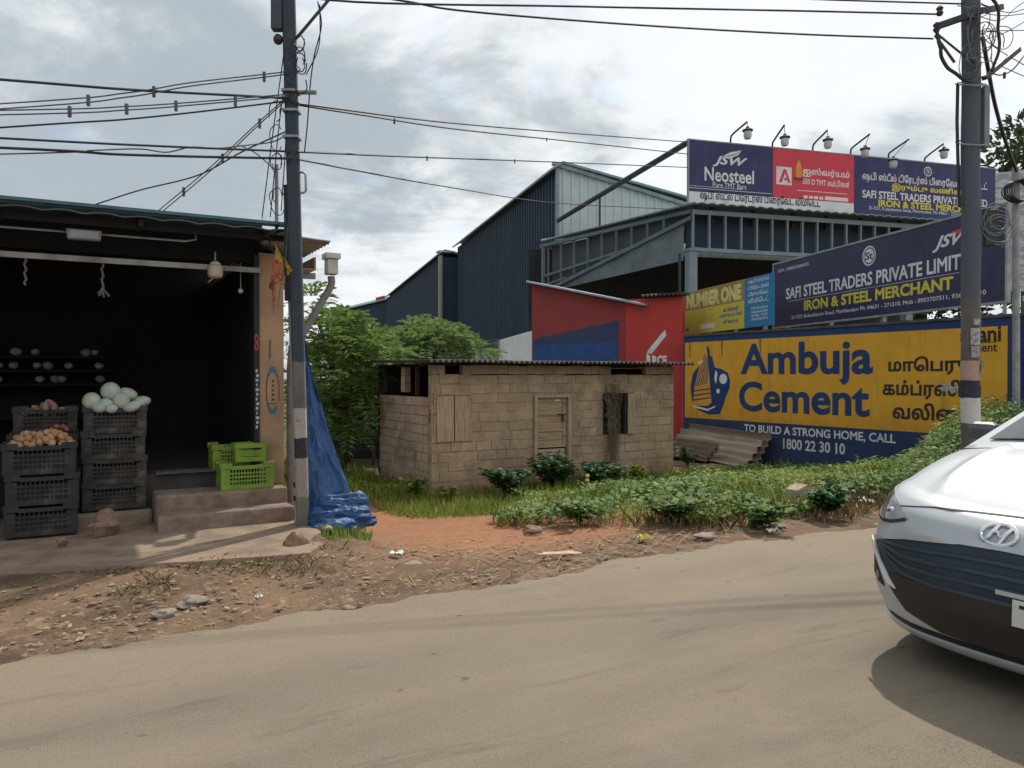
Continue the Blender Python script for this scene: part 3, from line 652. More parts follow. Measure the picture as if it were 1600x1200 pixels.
def taper(a, b, wa, wb, da, db, rz):
    mb = MB(); x = Vector((math.cos(rz), math.sin(rz), 0)); y = Vector((-x.y, x.x, 0))
    for i in range(15):
        u = i / 14; p = a + (b - a) * u; w = (wa + (wb - wa) * u) / 2; d = (da + (db - da) * u) / 2; c = .018
        for ex, ey in ((-w, -d + c), (-w + c, -d), (w - c, -d), (w, -d + c), (w, d - c), (w - c, d), (-w + c, d), (-w, d - c)):
            mb.v.append(tuple(p + x * ex + y * ey))
    for i in range(14):
        for j in range(8): mb.f.append((i * 8 + j, i * 8 + (j + 1) % 8, i * 8 + 8 + (j + 1) % 8, i * 8 + 8 + j))
    mb.f.append(tuple(range(112, 120))); return mb
taper(A, lp(8.2), .118, .135, .13, .11, .12).part('shaft', M_p1, pole)
q = lp(5.15, -.11, -.03)
MB().box(q.x - .06, q.x + .05, q.y - .05, q.y + .05, 5.14, 5.47).part('fuse_box', mat('box_grey_blue', (.05, .06, .075), .5), pole, bev=.01)
MB().blob(lp(5.05, -.11, -.03), (.05, .045, .055), 12, 8).part('insulator', mat('brown_glaze', (.04, .03, .03), .25), pole, smooth=True)
MB().tube([lp(3.70, .05), lp(3.70, .10), lp(3.68, .125), lp(3.51, .125), lp(3.49, .10), lp(3.49, .05)], .012, 8).part('bracket_loop', M_galv, pole, smooth=True)
for z in (4.32, 4.52, 4.05): MB().box(lp(z).x - .078, lp(z).x + .078, lp(z).y - .088, lp(z).y + .075, z - .012, z + .012).part('strap', M_galv, pole)
MB().tube([lp(4.52, .08), lp(4.52, .26)], .022, 6).part('spike', M_galv, pole)
def loose(n, z0, z1, r, dx, seed, rr=.006):
    mb = MB(); g = np.random.default_rng(seed)
    for i in range(n):
        z = g.uniform(z0, z1); m = 9; a = g.uniform(0, 6.28); R = g.uniform(r * .5, r)
        pts = [lp(z + R * 1.3 * math.sin(a + t * 5.5 / m) , dx + R * .7 * math.cos(a + t * 5.5 / m) + g.uniform(-.01, .01), -.1 + g.uniform(-.03, .03)) for t in range(m)]
        mb.tube(crom(pts, 3), rr, 4)
    return mb
loose(7, 4.55, 5.0, .10, .13, 3).part('cable_tangle', M_cable, pole)
loose(6, 3.0, 4.6, .12, -.14, 5, .005).part('cable_tangle', M_cable, pole)
MB().tube(crom([lp(5.45, .3), lp(5.2, .33), lp(4.9, .25), lp(4.6, .2), lp(4.2, .16), lp(3.9, .12)], 6), .007, 5).tube(crom([lp(5.42, .32), lp(5.0, .3), lp(4.7, .16)], 6), .006, 5).part('cable_drop', M_cable, pole)
cq = lp(2.99, -.16, .12)
mb = MB()
for i in range(5): mb.tube([(cq.x + (.135 + .01 * i) * math.cos(t * .35) , cq.y + .02 * i, cq.z + .13 * math.sin(t * .35) + .006 * i) for t in range(19)], .008, 5)
mb.solo('cable_coil', M_cable, 'coil of black cable hanging on the pole above the shop roof corner', 'cable coil', tuple(cq), WORLD)
# pipes and conduits standing beside the pole
cd = thing('drain_pipe', 'grey plastic pipe standing between the ochre pillar and the banded pole', 'pipe', tuple(at(466, 822, 8.05)), WORLD)
MB().tube([at(466, 824, 8.05), at(462, 640, 8.05), at(456, 440, 8.05)], .042, 10).part('tube', M_pvc, cd, smooth=True)
for y in (757, 778): MB().tube([at(465, y - 4, 8.05), at(465.2, y + 4, 8.05)], .047, 10).part('clamp', M_black, cd, smooth=40)
MB().tube([at(433, 362, 8.2), at(433, 258, 8.2)], .02, 8).solo('conduit', M_galv, 'thin grey conduit rising above the shop roof corner', 'conduit', tuple(at(433, 362, 8.2)), WORLD, smooth=True)
MB().tube([at(449, 470, 8.0), at(449, 400, 8.0), at(448, 290, 8.0)], .028, 8).solo('conduit', M_iron, 'dark conduit running up against the banded pole', 'conduit', tuple(at(449, 470, 8.0)), WORLD, smooth=True)
# string of pennants
bun = thing('bunting', 'faded orange and yellow cloth pennants on a string by the shop pillar', 'bunting', tuple(at(446, 360, 7.75)), WORLD)
MB().tube(crom([at(450, 355, 7.75), at(447, 400, 7.75), at(440, 440, 7.75), at(434, 480, 7.75)], 5), .004, 4).part('string', M_wire, bun)
def pennant(pts, col, sd):
    P = [at(x, y, 7.75) for x, y in pts]
    mb = MB().slab(lambda u, v: P[0] * (1 - u) * (1 - v) + P[1] * u * (1 - v) + P[2] * u * v + P[3] * (1 - u) * v + Vector((0, .03 * mnoise.noise(Vector((u * 4, v * 4, sd))), 0)), 8, 8, (0, .002, 0))
    mb.part('pennant', mat('pennant_cloth', col, .85, tuple(c * .7 for c in col), 12, trans=.3), bun, smooth=True)
for i, (pts, col) in enumerate((([(431, 382), (436, 390), (444, 412), (430, 404)], (.60, .42, .10)), ([(445, 402), (448, 408), (457, 422), (450, 432)], (.62, .38, .02)), ([(428, 405), (440, 410), (437, 432), (424, 440)], (.56, .19, .10)), ([(436, 425), (446, 432), (445, 445), (432, 442)], (.55, .24, .13)), ([(425, 440), (431, 440), (430, 470), (427, 492)], (.56, .22, .12)), ([(424, 430), (431, 432), (426, 455), (420, 450)], (.5, .16, .11)))): pennant(pts, col, i)
# timber pole on the right
B = at(1518, 780, 10.0); B.z = -.15; BT = at(1513.5, 0, 10.0); db = (BT - B) / (BT.z - B.z)
def rp(z, dx=0.0, dy=0.0): return B + db * (z - B.z) + Vector((dx, dy, 0))
pr = thing('utility_pole', 'thick weathered utility pole with black and white bands in front of the yellow wall', 'utility pole', (B.x, B.y, 0), WORLD)
mb = MB(); pts = [rp(z, .02 * mnoise.noise(Vector((z, 0, 0)))) for z in np.arange(-.15, 7.6, .2)]
mb.tube(pts, [.118 + .010 * mnoise.noise(Vector((p.z * 1.3, 5, 0))) - .004 * p.z * .3 for p in pts], 14).part('shaft', M_p2, pr, smooth=50)
MB().bar(rp(6.25, .03, -.17), rp(6.08, -.52, -.1), .07).bar(rp(6.25, .0, -.17), rp(6.5, .55, .25), .07).part('crossarm', M_iron, pr)
for dx, z in ((-.46, 6.23), (-.50, 6.02)): MB().lathe([(.03, 0), (.045, .03), (.03, .06), (.045, .09), (.02, .12)], tuple(rp(z, dx, -.1)), 12).part('insulator', mat('brown_glaze', (.05, .04, .04), .25), pr, smooth=True)
MB().bar(rp(6.0, -.5, -.1), rp(5.55, .0, -.15), .02).bar(rp(5.98, -.52, -.1), rp(5.62, -.28, -.12), .025).part('stay_rod', M_iron, pr)
MB().bar(rp(5.45, .14, -.05), rp(6.05, .95, .5), .06).part('strut', M_iron, pr)
for z in (5.39, 4.63): MB().tube([rp(z + .08 * math.sin(t), .17 * math.cos(t), .17 * math.sin(t)) for t in np.linspace(0, 6.28, 20)], .012, 6).part('strap', M_galv, pr)
MB().box(rp(5).x + .13, rp(5).x + .20, B.y - .08, B.y + .04, 4.55, 5.35).part('conduit_cover', mat('cover_grey', (.22, .25, .28), .6), pr, bev=.008)
MB().box(rp(3.6).x + .16, rp(3.6).x + .33, B.y - .05, B.y + .12, 3.30, 3.78).part('meter_box', mat('meter_black', (.04, .045, .05), .5), pr, bev=.01)
def loop(c, rx, rz, a0, a1, r, sd=0, n=22): return [c + Vector((rx * math.cos(a0 + (a1 - a0) * i / n) * (1 + .06 * mnoise.noise(Vector((i * .4, sd, 0)))), .02 * math.sin(i * .7), rz * math.sin(a0 + (a1 - a0) * i / n))) for i in range(n + 1)]
MB().tube(loop(rp(5.95, -.12, -.2), .42, .58, 2.9, 4.75, .03), .024, 6).tube(loop(rp(5.95, .1, -.2), .14, .5, -1.2, 1.4, .02), .02, 6).tube([rp(5.4, -.17), rp(4.9, -.18), rp(4.3, -.165), rp(3.8, -.15)], .02, 6).part('cable_loop', M_cable, pr, smooth=True)
mb = MB(); g = np.random.default_rng(4)
for i in range(16): mb.tube(loop(rp(g.uniform(5.5, 6.3), g.uniform(-.4, .3), -.2), g.uniform(.05, .16), g.uniform(.08, .25), g.uniform(0, 6), g.uniform(6, 10), .01, i), .006, 4)
for i in range(7): mb.tube(loop(rp(g.uniform(3.3, 3.7), g.uniform(.2, .35), -.12), g.uniform(.10, .2), g.uniform(.12, .22), g.uniform(0, 6), g.uniform(6, 9), .01, i + 30), .006, 4)
mb.part('cable_tangle', mat('grey_cable', (.20, .21, .22), .6, (.04, .04, .04), 2), pr)
def poster(x0, x1, z0, z1, col, sd):
    MB().slab(lambda u, v: rp(z0 + (z1 - z0) * v) + Vector((.131 * math.sin(x0 + (x1 - x0) * u), -.131 * math.cos(x0 + (x1 - x0) * u), 0)), 6, 6, (0, -.002, 0)).part('pasted_notice', mat('notice_paper', col, .85, tuple(c * .55 for c in col), 22, lo=.45, hi=.6), pr, smooth=True)
poster(-.55, .35, 2.0, 2.22, (.42, .41, .40), 1); poster(-.5, .3, 1.84, 1.99, (.33, .32, .31), 2); poster(.55, .95, 1.62, 1.78, (.36, .25, .2), 3); poster(-.3, .35, 2.26, 2.34, (.4, .39, .38), 4)
# second thin pole at the right edge with a coil of cable
tp = thing('service_pole', 'thin grey steel service pole at the right edge carrying a cable coil', 'pole', (at(1587, 600, 12.2).x, 12.2, -.1), WORLD)
MB().tube([Vector((at(1589, 0, 12.2).x, 12.2, -.1)), at(1585, 262, 12.2)], .055, 10).part('tube', M_galv, tp, smooth=True)
mb = MB(); c = at(1588, 300, 12.1)
for i in range(6): mb.tube(loop(c + Vector((0, .03 * i - .1, 0)), .15 + .01 * i, .17, 0, 6.3, .02, i), .011, 5)
mb.solo('cable_coil', M_cable, 'thick coil of black cable hanging on the thin pole at the right edge', 'cable coil', tuple(c), WORLD, smooth=True)

# ---------------------------------------------------------------- overhead cables
GW = 'overhead cables'
def cable(lab, pts, r=.011, m=None, sag=0.0, spacers=(), twin=0.0):
    P = crom(pts, 8); L = len(P) - 1
    P = [p - Vector((0, 0, sag * 4 * (i / L) * (1 - i / L))) for i, p in enumerate(P)]
    o = Vector(P[0]); mb = MB().tube(P, r, 5)
    if twin:
        mb.tube([p - Vector((0, 0, twin * (1 - .55 * i / L))) for i, p in enumerate(P)], r, 5)
    for t in spacers:
        p = P[int(L * t)]; mb.box(p.x - .012, p.x + .012, p.y - .012, p.y + .012, p.z - .055 - twin * .4, p.z + .025)
    mb.solo('overhead_cable', m or M_cable, lab, 'cable', tuple(o), WORLD, smooth=True, group=GW)
def L0(y, px=0): return at(px, y, 7.98 / (.874 + .486 * (800 - px) / 1200))          # on the line of poles along the road
def far(y0, y1, ext=5): a = L0(y0); b = L0(y1, 200); return a + (a - b) * ext
ZP = 7.85
cable('cable running from the left picture edge down to the banded pole, topmost there', [far(126, 142), L0(126), L0(143, 220), at(440, 155, ZP), at(458, 162, ZP)], .013)
cable('twin wire with plastic spacers rising to the highest bracket left of the banded pole', [far(164, 152), L0(164), L0(147, 200), L0(131, 300), at(425, 117, ZP), at(452, 113, ZP)], .007, M_wire, 0, (.28, .48, .78), .05)
cable('twin wire with three spacers just below the rising spaced wire, left of the banded pole', [far(174, 171), L0(174), L0(168, 200), L0(160, 320), at(452, 149, ZP)], .007, M_wire, 0, (.32, .5, .68, .86), .045)
cable('single thin wire crossing the left sky under the two spaced wires', [far(201, 187), L0(201), L0(186, 220), at(430, 162, ZP), at(455, 156, ZP)], .009)
cable('nearly level cable crossing the left sky, upper of the low pair', [far(217, 228), L0(217), L0(230, 260), at(456, 238, ZP)], .011)
cable('nearly level cable crossing the left sky, lowest above the shop roof', [far(232, 240), L0(232), L0(243, 200), at(456, 249, ZP)], .013)
cable('wavy slack wire looping between the two low level cables at left', [far(242, 238), L0(242), L0(236, 150), L0(234, 220), L0(239, 262), L0(231, 300), L0(233, 340), L0(229, 380), at(430, 222, ZP), at(452, 207, ZP)], .007, M_wire)
cable('sagging wire from the banded pole to the shop roof, crossing the left sky', [at(145, 322, 8.6), at(220, 298, 8.5), at(310, 275, 8.3), at(380, 238, 8.1), at(452, 205, ZP)], .008)
cable('triple spaced service wire dropping steeply from the banded pole to the shop roof', [at(246, 332, 8.9), at(330, 262, 8.5), at(400, 197, 8.1), at(448, 155, ZP)], .006, M_wire, 0, (.2, .45, .72), .05)
cable('slack wire looping from the low cables to the thin conduit', [at(376, 228, ZP), at(400, 240, ZP), at(418, 255, 8.0), at(432, 268, 8.2)], .006, M_wire)
cable('thin wire falling from high on the banded pole to the shop roof, leftmost', [at(410, 342, 8.2), at(426, 220, 8.0), at(446, 78, ZP)], .006)
cable('thin wire falling beside the banded pole, nearest the conduit', [at(423, 340, 8.2), at(438, 190, 8.0), at(450, 110, ZP)], .006)
cable('thin wire hanging close along the banded pole over the coil', [at(440, 330, 8.0), at(447, 230, 7.9), at(451, 130, ZP)], .006)
cable('upper of two cables from the banded pole to the billboard edge', [at(466, 163, ZP), at(700, 193, 13), at(900, 210, 18.5), at(1085, 224, 24.6)], .014)
cable('lower of two cables from the banded pole to the billboard edge', [at(466, 165, ZP), at(560, 180, 10), at(720, 204, 14), at(900, 223, 19), at(1085, 243, 24.6)], .014, spacers=(.35, .7))
cable('cable passing from the banded pole to the billboard just above the gable', [at(466, 238, ZP), at(640, 246, 12), at(860, 254, 18), at(1085, 263, 24.6)], .013, spacers=(.4, .62))
cable('low thin cable drooping from the banded pole across the white gable', [at(467, 250, ZP), at(560, 268, 10), at(700, 293, 14), at(870, 318, 20), at(1060, 328, 25)], .011)
cable('top cable running from the banded pole across the sky to the crossarm', [at(380, -40, 7.9), at(515, 3, 8.0), at(900, 13, 8.8), at(1250, 20, 9.5), at(1462, 25, 9.9)], .012)
cable('black jumper bending from the top cable down to the banded pole', [at(515, 3, 8.0), at(492, 30, 7.9), at(470, 56, 7.85), at(462, 64, 7.85)], .017)
cable('sagging cable from above the frame to the lower end of the crossarm', [at(520, -14, 8.1), at(640, 6, 8.3), at(735, 21, 8.5), at(1000, 42, 9.0), at(1250, 56, 9.5), at(1455, 63, 9.9)], .012)
cable('short high cable entering from the top edge to the timber pole head', [at(1000, -14, 9.2), at(1225, 0, 9.6), at(1500, 9, 10)], .011)
for i, (lab, p) in enumerate((('thin cable fanning right from the timber pole, steepest', [(1530, 60), (1565, 85), (1640, 128)]), ('thin level cable fanning right from the timber pole head', [(1530, 51), (1600, 50), (1660, 50)]), ('looped cable fanning right above the strut of the timber pole', [(1530, 30), (1560, 34), (1590, 10), (1640, -20)]), ('thin cable rising right from below the crossarm of the timber pole', [(1530, 66), (1570, 52), (1640, 10)]), ('thin cable falling right below the strut of the timber pole', [(1528, 90), (1565, 107), (1640, 140)]), ('slack cable curling right from the timber pole top', [(1528, 10), (1570, 22), (1600, 16), (1650, 0)]), ('second slack cable curling right from the timber pole top', [(1528, 22), (1560, 27), (1590, 25), (1650, 14)]))):
    cable(lab, [at(x, y, 10 + j * .3) for j, (x, y) in enumerate(p)], .006, M_wire)
cable('thick black cable dropping from the timber pole strut to the thin service pole', [at(1532, 60, 9.95), at(1540, 105, 10), at(1552, 165, 10.5), at(1568, 220, 11.2), at(1586, 268, 12)], .026)
cable('short drop wire with a connector under the strut of the timber pole', [at(1600, 85, 10.4), at(1580, 110, 10.2), at(1562, 119, 10.1), at(1545, 116, 10)], .009, spacers=(.6,))

# ---------------------------------------------------------------- block hut
hut = thing('block_hut', 'small abandoned hut of bare concrete blocks with corrugated roof', 'hut', (5.45, 12.8, -.5))
HX, HY, HZ = 5.45, 12.8, -.5
def hutmat(name, a, b, c, isl):
    m = mat(name, a, .95, b, 2.2, 6, bump=.9, bscale=11, island=isl); k = NT(m.node_tree); p = m.node_tree.nodes['Principled BSDF']
    v = k.n('ShaderNodeTexCoord').outputs['Object']; x, y, z = k.sep(v); n1 = k.noise(v, 3, 6, .65); col = p.inputs['Base Color'].links[0].from_socket
    col = k.mix(k.math('MULTIPLY', k.ramp(k.math('ADD', z, k.math('MULTIPLY', n1, .5)), .62, .22), .75), col, c)              # red soil splashed on the lowest courses
    grime = k.math('MULTIPLY', k.ramp(k.math('ABSOLUTE', k.math('SUBTRACT', x, 4.0)), .33, .06), k.ramp(k.noise(k.n('ShaderNodeMapping', {0: v, 3: (6, 1, .6)}).outputs[0], 2.5, 5, .6), .38, .6))
    col = k.mix(k.math('MULTIPLY', grime, .75), col, (.07, .055, .04))
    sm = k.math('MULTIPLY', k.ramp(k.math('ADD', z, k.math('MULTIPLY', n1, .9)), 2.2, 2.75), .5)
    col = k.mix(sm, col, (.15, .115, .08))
    blot = k.ramp(k.noise(v, 1.1, 7, .68, .6), .46, .66, 0, .65); col = k.mix(blot, col, (.20, .155, .11)); run = k.noise(k.n('ShaderNodeMapping', {0: v, 3: (3.2, 3.2, .35)}).outputs[0], 1.6, 7, .7); col = k.mix(k.math('MULTIPLY', k.ramp(run, .55, .70, 0, .6), k.ramp(z, .5, 2.2)), col, (.11, .088, .066)); pale = k.ramp(k.noise(v, 2.3, 6, .7), .60, .72, 0, .4); col = k.mix(pale, col, (.56, .46, .34))
    spots = k.ramp(k.noise(v, 5.5, 6, .7), .56, .74, 0, .6); col = k.mix(spots, col, (.17, .13, .09))
    m.node_tree.links.new(col, p.inputs['Base Color']); return m
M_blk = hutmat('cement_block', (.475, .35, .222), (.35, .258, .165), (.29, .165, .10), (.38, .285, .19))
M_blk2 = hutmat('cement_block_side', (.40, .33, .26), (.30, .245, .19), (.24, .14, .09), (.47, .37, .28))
M_mort = mat('mortar', (.36, .27, .175), .95, (.22, .165, .11), 6, bump=.4)
M_wood = mat('sun_bleached_wood', (.46, .35, .235), .9, (.25, .185, .125), 4, bump=.7, stretch=(9, 9, .5), lo=.40, hi=.74)
M_wood2 = mat('weathered_door', (.41, .295, .185), .9, (.22, .155, .10), 4, bump=.7, stretch=(.5, 8, 7), lo=.40, hi=.74)
def courses(L, H, ch, bl, holes, top=None, jit=.004):
    out = []; n = int(round(H / ch))
    for r in range(n):
        z0, z1 = r * ch, (r + 1) * ch; x = -(bl * .5 if r % 2 else 0) - rng.uniform(0, bl * .2)
        while x < L:
            l = bl * rng.choice([1, 1, 1, .5, .8]); a, b = max(x, 0), min(x + l, L); x += l
            if b - a < .03: continue
            if top is not None and z1 > top((a + b) / 2) + .02: continue
            segs = [(a, b)]
            for hx0, hx1, hz0, hz1 in holes:
                if z1 <= hz0 + .01 or z0 >= hz1 - .01: continue
                s2 = []
                for p, q_ in segs:
                    if q_ <= hx0 or p >= hx1: s2.append((p, q_))
                    else:
                        if p < hx0 - .02: s2.append((p, hx0))
                        if q_ > hx1 + .02: s2.append((hx1, q_))
                segs = s2
            out += [(p, q_, z0, z1) for p, q_ in segs]
    return out
holes = [(.09, .80, .90, 1.75), (2.14, 2.99, -.1, 1.74), (3.79, 4.58, .90, 1.755), (.28, .62, 2.13, 2.4), (4.0, 4.9, 2.2, 2.4), (-.1, .10, 1.75, 1.95)]
mb = MB(); CH = .178
for a, b, z0, z1 in courses(5.66, 2.32, CH, .40, holes):
    j = rng.uniform(-.008, .008); g = .005 if z0 < .9 or rng.random() < .55 else .001
    w_ = rng.uniform(-.004, .004); q_ = rng.normal(0, .006)
    mb.add([(HX + x, y, HZ + z + w_ + (q_ if x == b - g else 0)) for z in (z0 + g, z1 - g - rng.uniform(0, .005)) for y in (HY - .006 - j, HY + .14) for x in (a + g, b - g)], [(0, 2, 3, 1), (4, 5, 7, 6), (0, 1, 5, 4), (2, 6, 7, 3), (0, 4, 6, 2), (1, 3, 7, 5)])
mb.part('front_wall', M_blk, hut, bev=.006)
mb = MB()                                                       # mortar bed behind the blocks, left open at the holes
xs = sorted({0.0, 5.66} | {h[0] for h in holes[:3]} | {h[1] for h in holes[:3]})
for a, b in zip(xs[:-1], xs[1:]):
    hs = [h for h in holes[:3] if h[0] <= a + .01 and h[1] >= b - .01]
    if hs:
        if hs[0][2] > 0: mb.box(HX + a, HX + b, HY + .004, HY + .13, HZ - .2, HZ + hs[0][2])
        mb.box(HX + a, HX + b, HY + .004, HY + .13, HZ + hs[0][3], HZ + 2.12)
    else: mb.box(HX + a + .001, HX + b - .001, HY + .004, HY + .13, HZ - .2, HZ + 2.12)
mb.part('mortar_bed', M_mort, hut)
mb = MB(); tp_ = lambda y: 1.78 + .04 * math.sin(y * 5)
for a, b, z0, z1 in courses(2.6, 1.80, .172, .24, [], tp_):
    j = rng.uniform(-.006, .012); g = .005
    mb.box(HX - .006 - j, HX + .13, HY + .146 + a + g, HY + .146 + b - g, HZ + z0 + g, HZ + z1 - g - rng.uniform(0, .006))
mb.part('side_wall', M_blk2, hut, bev=.007)
MB().box(HX + .006, HX + .12, HY + .145, HY + 2.74, HZ - .2, HZ + 1.70).part('mortar_bed', M_mort, hut)
mb = MB()
for i in range(3): mb.box(HX + .0, HX + .13, HY + 1.30 + .01 * i, HY + 1.52 - .01 * i, HZ + 1.79 + i * .165, HZ + 1.95 + i * .165)
mb.part('block_pier', M_blk2, hut, bev=.008)
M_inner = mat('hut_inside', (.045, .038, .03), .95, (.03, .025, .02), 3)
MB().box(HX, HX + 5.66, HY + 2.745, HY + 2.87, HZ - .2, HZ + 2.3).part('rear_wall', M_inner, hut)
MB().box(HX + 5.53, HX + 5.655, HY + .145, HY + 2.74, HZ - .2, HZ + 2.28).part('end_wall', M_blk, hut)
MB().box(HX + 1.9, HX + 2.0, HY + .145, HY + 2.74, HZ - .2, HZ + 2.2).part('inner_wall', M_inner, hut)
mb = MB()
for y in (.25, 1.4, 2.55): mb.bar((HX - .1, HY + y, HZ + 2.315), (HX + 5.8, HY + y, HZ + 2.315), .07, .05)
mb.bar((HX + .06, HY + .8, HZ + 1.75), (HX + .06, HY + .8, HZ + 2.29), .07).bar((HX + .06, HY + 2.6, HZ + 1.75), (HX + .06, HY + 2.6, HZ + 2.29), .08)
mb.part('roof_timber', M_inner, hut)
def hr(u, v):
    x = -.20 + 6.12 * u; y = -.36 + 3.5 * v
    return (HX + x, HY + y, HZ + 2.362 + .022 * math.sin(x * 57) + .05 * v + .015 * mnoise.noise(Vector((x * .8, y * .5, 0))))
MB().slab(hr, 640, 4, (0, 0, .016)).part('roof', mat('asbestos_sheet', (.13, .12, .105), .95, (.06, .056, .05), 4, bump=.4), hut, smooth=True)
MB().box(HX + 4.9, HX + 6.05, HY - .22, HY + .8, HZ + 2.395, HZ + 2.405).part('roof_patch', mat('patch_sheet', (.16, .15, .13), .9), hut)
# door, its frame and latch
dx0 = HX + 2.14; fy = HY - .055
mb = MB().box(dx0, dx0 + .07, fy, HY + .10, HZ - .1, HZ + 1.68).box(dx0 + .78, dx0 + .85, fy, HY + .10, HZ - .1, HZ + 1.68).box(dx0, dx0 + .85, fy, HY + .10, HZ + 1.682, HZ + 1.74)
df = mb.part('door_frame', M_wood, hut, bev=.005)
mb = MB().box(dx0 + .075, dx0 + .775, HY + .03, HY + .06, HZ + .70, HZ + 1.675)
for z in (.70, 1.01, 1.32, 1.60): mb.box(dx0 + .075, dx0 + .775, HY + .014, HY + .0299, HZ + z, HZ + z + .07)
for x in (.075, .69): mb.box(dx0 + x, dx0 + x + .085, HY + .010, HY + .0298, HZ + .7002, HZ + 1.6748)
dr = mb.part('door', M_wood2, hut, bev=.004)
MB().box(dx0 + .55, dx0 + .76, HY + .0, HY + .0095, HZ + 1.335, HZ + 1.36).box(dx0 + .66, dx0 + .70, HY - .012, HY + .009, HZ + 1.20, HZ + 1.335).part('latch', M_iron, dr)
MB().box(dx0 + .50, dx0 + .62, HY + .006, HY + .0098, HZ + 1.615, HZ + 1.64).part('door_sign', M_scrapw, dr)
MB().box(dx0 + .10, dx0 + .75, HY + .05, HY + .075, HZ + .02, HZ + .67).box(dx0 + .10, dx0 + .75, HY + .036, HY + .0499, HZ + .60, HZ + .67).box(dx0 + .10, dx0 + .16, HY + .034, HY + .0498, HZ + .02, HZ + .669).part('lower_door', mat('pale_door_panel', (.50, .40, .28), .85, (.38, .29, .2), 6, stretch=(1, 1, 5)), hut, bev=.004)
# shutters
def shutter(x0, x1, parent, y=HY - .035, lab=None):
    mb = MB().box(HX + x0, HX + x1, y, y + .028, HZ + .905, HZ + 1.745)
    return mb.part('shutter', M_wood, parent, bev=.004, label=lab)
shutter(.095, .44, hut); shutter(.462, .775, hut, HY - .026)
MB().box(HX + .05, HX + .09, HY - .02, HY + .1, HZ + .88, HZ + 1.77).box(HX + .78, HX + .82, HY - .02, HY + .1, HZ + .88, HZ + 1.77).box(HX + .05, HX + .82, HY - .02, HY + .1, HZ + 1.752, HZ + 1.80).part('window_frame', M_wood2, hut, bev=.004)
shutter(4.40, 4.585, hut, HY - .05, 'open shutter leaf at the right window')
mb = MB().box(HX + 3.79, HX + 3.83, HY + .01, HY + .1, HZ + .90, HZ + 1.75).box(HX + 4.345, HX + 4.39, HY - .01, HY + .1, HZ + .90, HZ + 1.75)
for i in range(5): mb.box(HX + 3.86 + i * .1, HX + 3.875 + i * .1, HY + .05, HY + .065, HZ + .9, HZ + 1.75)
mb.part('window_bars', M_inner, hut)
# dead creeper hanging over the right window
def vine():
    mb = MB(); g = np.random.default_rng(9)
    for i in range(85):
        x = HX + 3.98 + g.normal(0, .12); z = HZ + g.uniform(1.1, 2.0); y = HY - .06
        pts = []
        for j in range(9):
            pts.append((x, y + g.uniform(-.035, .02), z)); z -= g.uniform(.05, .17) * (1 if i % 3 else .3); x += g.normal(.005, .045)
            if z < HZ + .1: break
            x += (HX + 4.02 - x) * .12
        if len(pts) > 2: mb.tube(crom(pts, 3), [.007 - .004 * t / (len(pts) * 3 - 2) for t in range(len(pts) * 3 - 2)], 4)
    mb.solo('dead_creeper', mat('dead_twig', (.12, .09, .065), .95, (.2, .155, .11), 5), 'dried brown creeper hanging over the right hut window', 'creeper', (HX + 4.0, HY - .06, HZ + .1))
vine()
# ---------------------------------------------------------------- lettering
def text_mesh(body, bold=0.0, shear=0.0, space=1.0):
    out = []
    for mode in ((0, 1) if bold > 0 else (0,)):
        c = bpy.data.curves.new('lettering', 'FONT'); c.body = body; c.shear = shear; c.space_character = space; c.resolution_u = 3
        if bold < 0: c.offset = -bold; c.resolution_u = 5
        if mode: c.fill_mode = 'NONE'; c.bevel_depth = bold; c.bevel_resolution = 0; c.resolution_u = 3
        else: c.extrude = .02 if bold > 0 else .01
        o = bpy.data.objects.new('lettering', c); COL.objects.link(o)
        me = bpy.data.meshes.new_from_object(o.evaluated_get(bpy.context.evaluated_depsgraph_get()))
        v = np.empty(len(me.vertices) * 3); me.vertices.foreach_get('co', v); out.append((v.reshape(-1, 3), [tuple(p.vertices) for p in me.polygons]))
        bpy.data.objects.remove(o); bpy.data.curves.remove(c); bpy.data.meshes.remove(me)
    V = np.concatenate([o[0] for o in out]); n0 = len(out[0][0]); F = list(out[0][1])
    if len(out) > 1: F += [tuple(i + n0 for i in f) for f in out[1][1]]
    return V, F
def T(mb, fr, body, x0, x1, y0, y1, bold=0.0, shear=0.0, y=-.03, space=1.0, th=.004):
    """letters fitted between two photo columns and two photo rows (rows read at mid width) on the face of a sign"""
    V, F = text_mesh(body, bold, shear, space)
    a = fr.on(x0, y0, y)[0]; b = fr.on(x1, y0, y)[0]; zt = fr.on((x0 + x1) / 2, y0, y)[1]; zb = fr.on((x0 + x1) / 2, y1, y)[1]
    lo, hi = V.min(0), V.max(0); P = (V - lo) / np.maximum(hi - lo, 1e-6)
    vs = np.stack([a + P[:, 0] * (b - a), y - .001 - P[:, 2] * th, zb + P[:, 1] * (zt - zb)], 1)
    mb.add(vs.tolist(), F)
def plate(mb, fr, x0, x1, z0, z1, y0, y1): return mb.box(fr.on(x0, 500, y0)[0], fr.on(x1, 500, y0)[0], y0, y1, z0, z1)
def poly(mb, fr, pts, y, th=.003):
    P = [fr.on(px, py, y) for px, py in pts]; return mb.prism(P, y - th, y)
def disc(mb, fr, px, py, r, y, th=.003, n=28, hole=0.0):
    c = fr.on(px, py, y)
    if not hole: return mb.prism([(c[0] + r * math.cos(2 * math.pi * i / n), c[1] + r * math.sin(2 * math.pi * i / n)) for i in range(n)], y - th, y)
    return mb.slab(lambda u, v: (c[0] + r * (hole + (1 - hole) * v) * math.cos(6.2832 * u), y - th, c[1] + r * (hole + (1 - hole) * v) * math.sin(6.2832 * u)), n, 1, (0, th, 0))
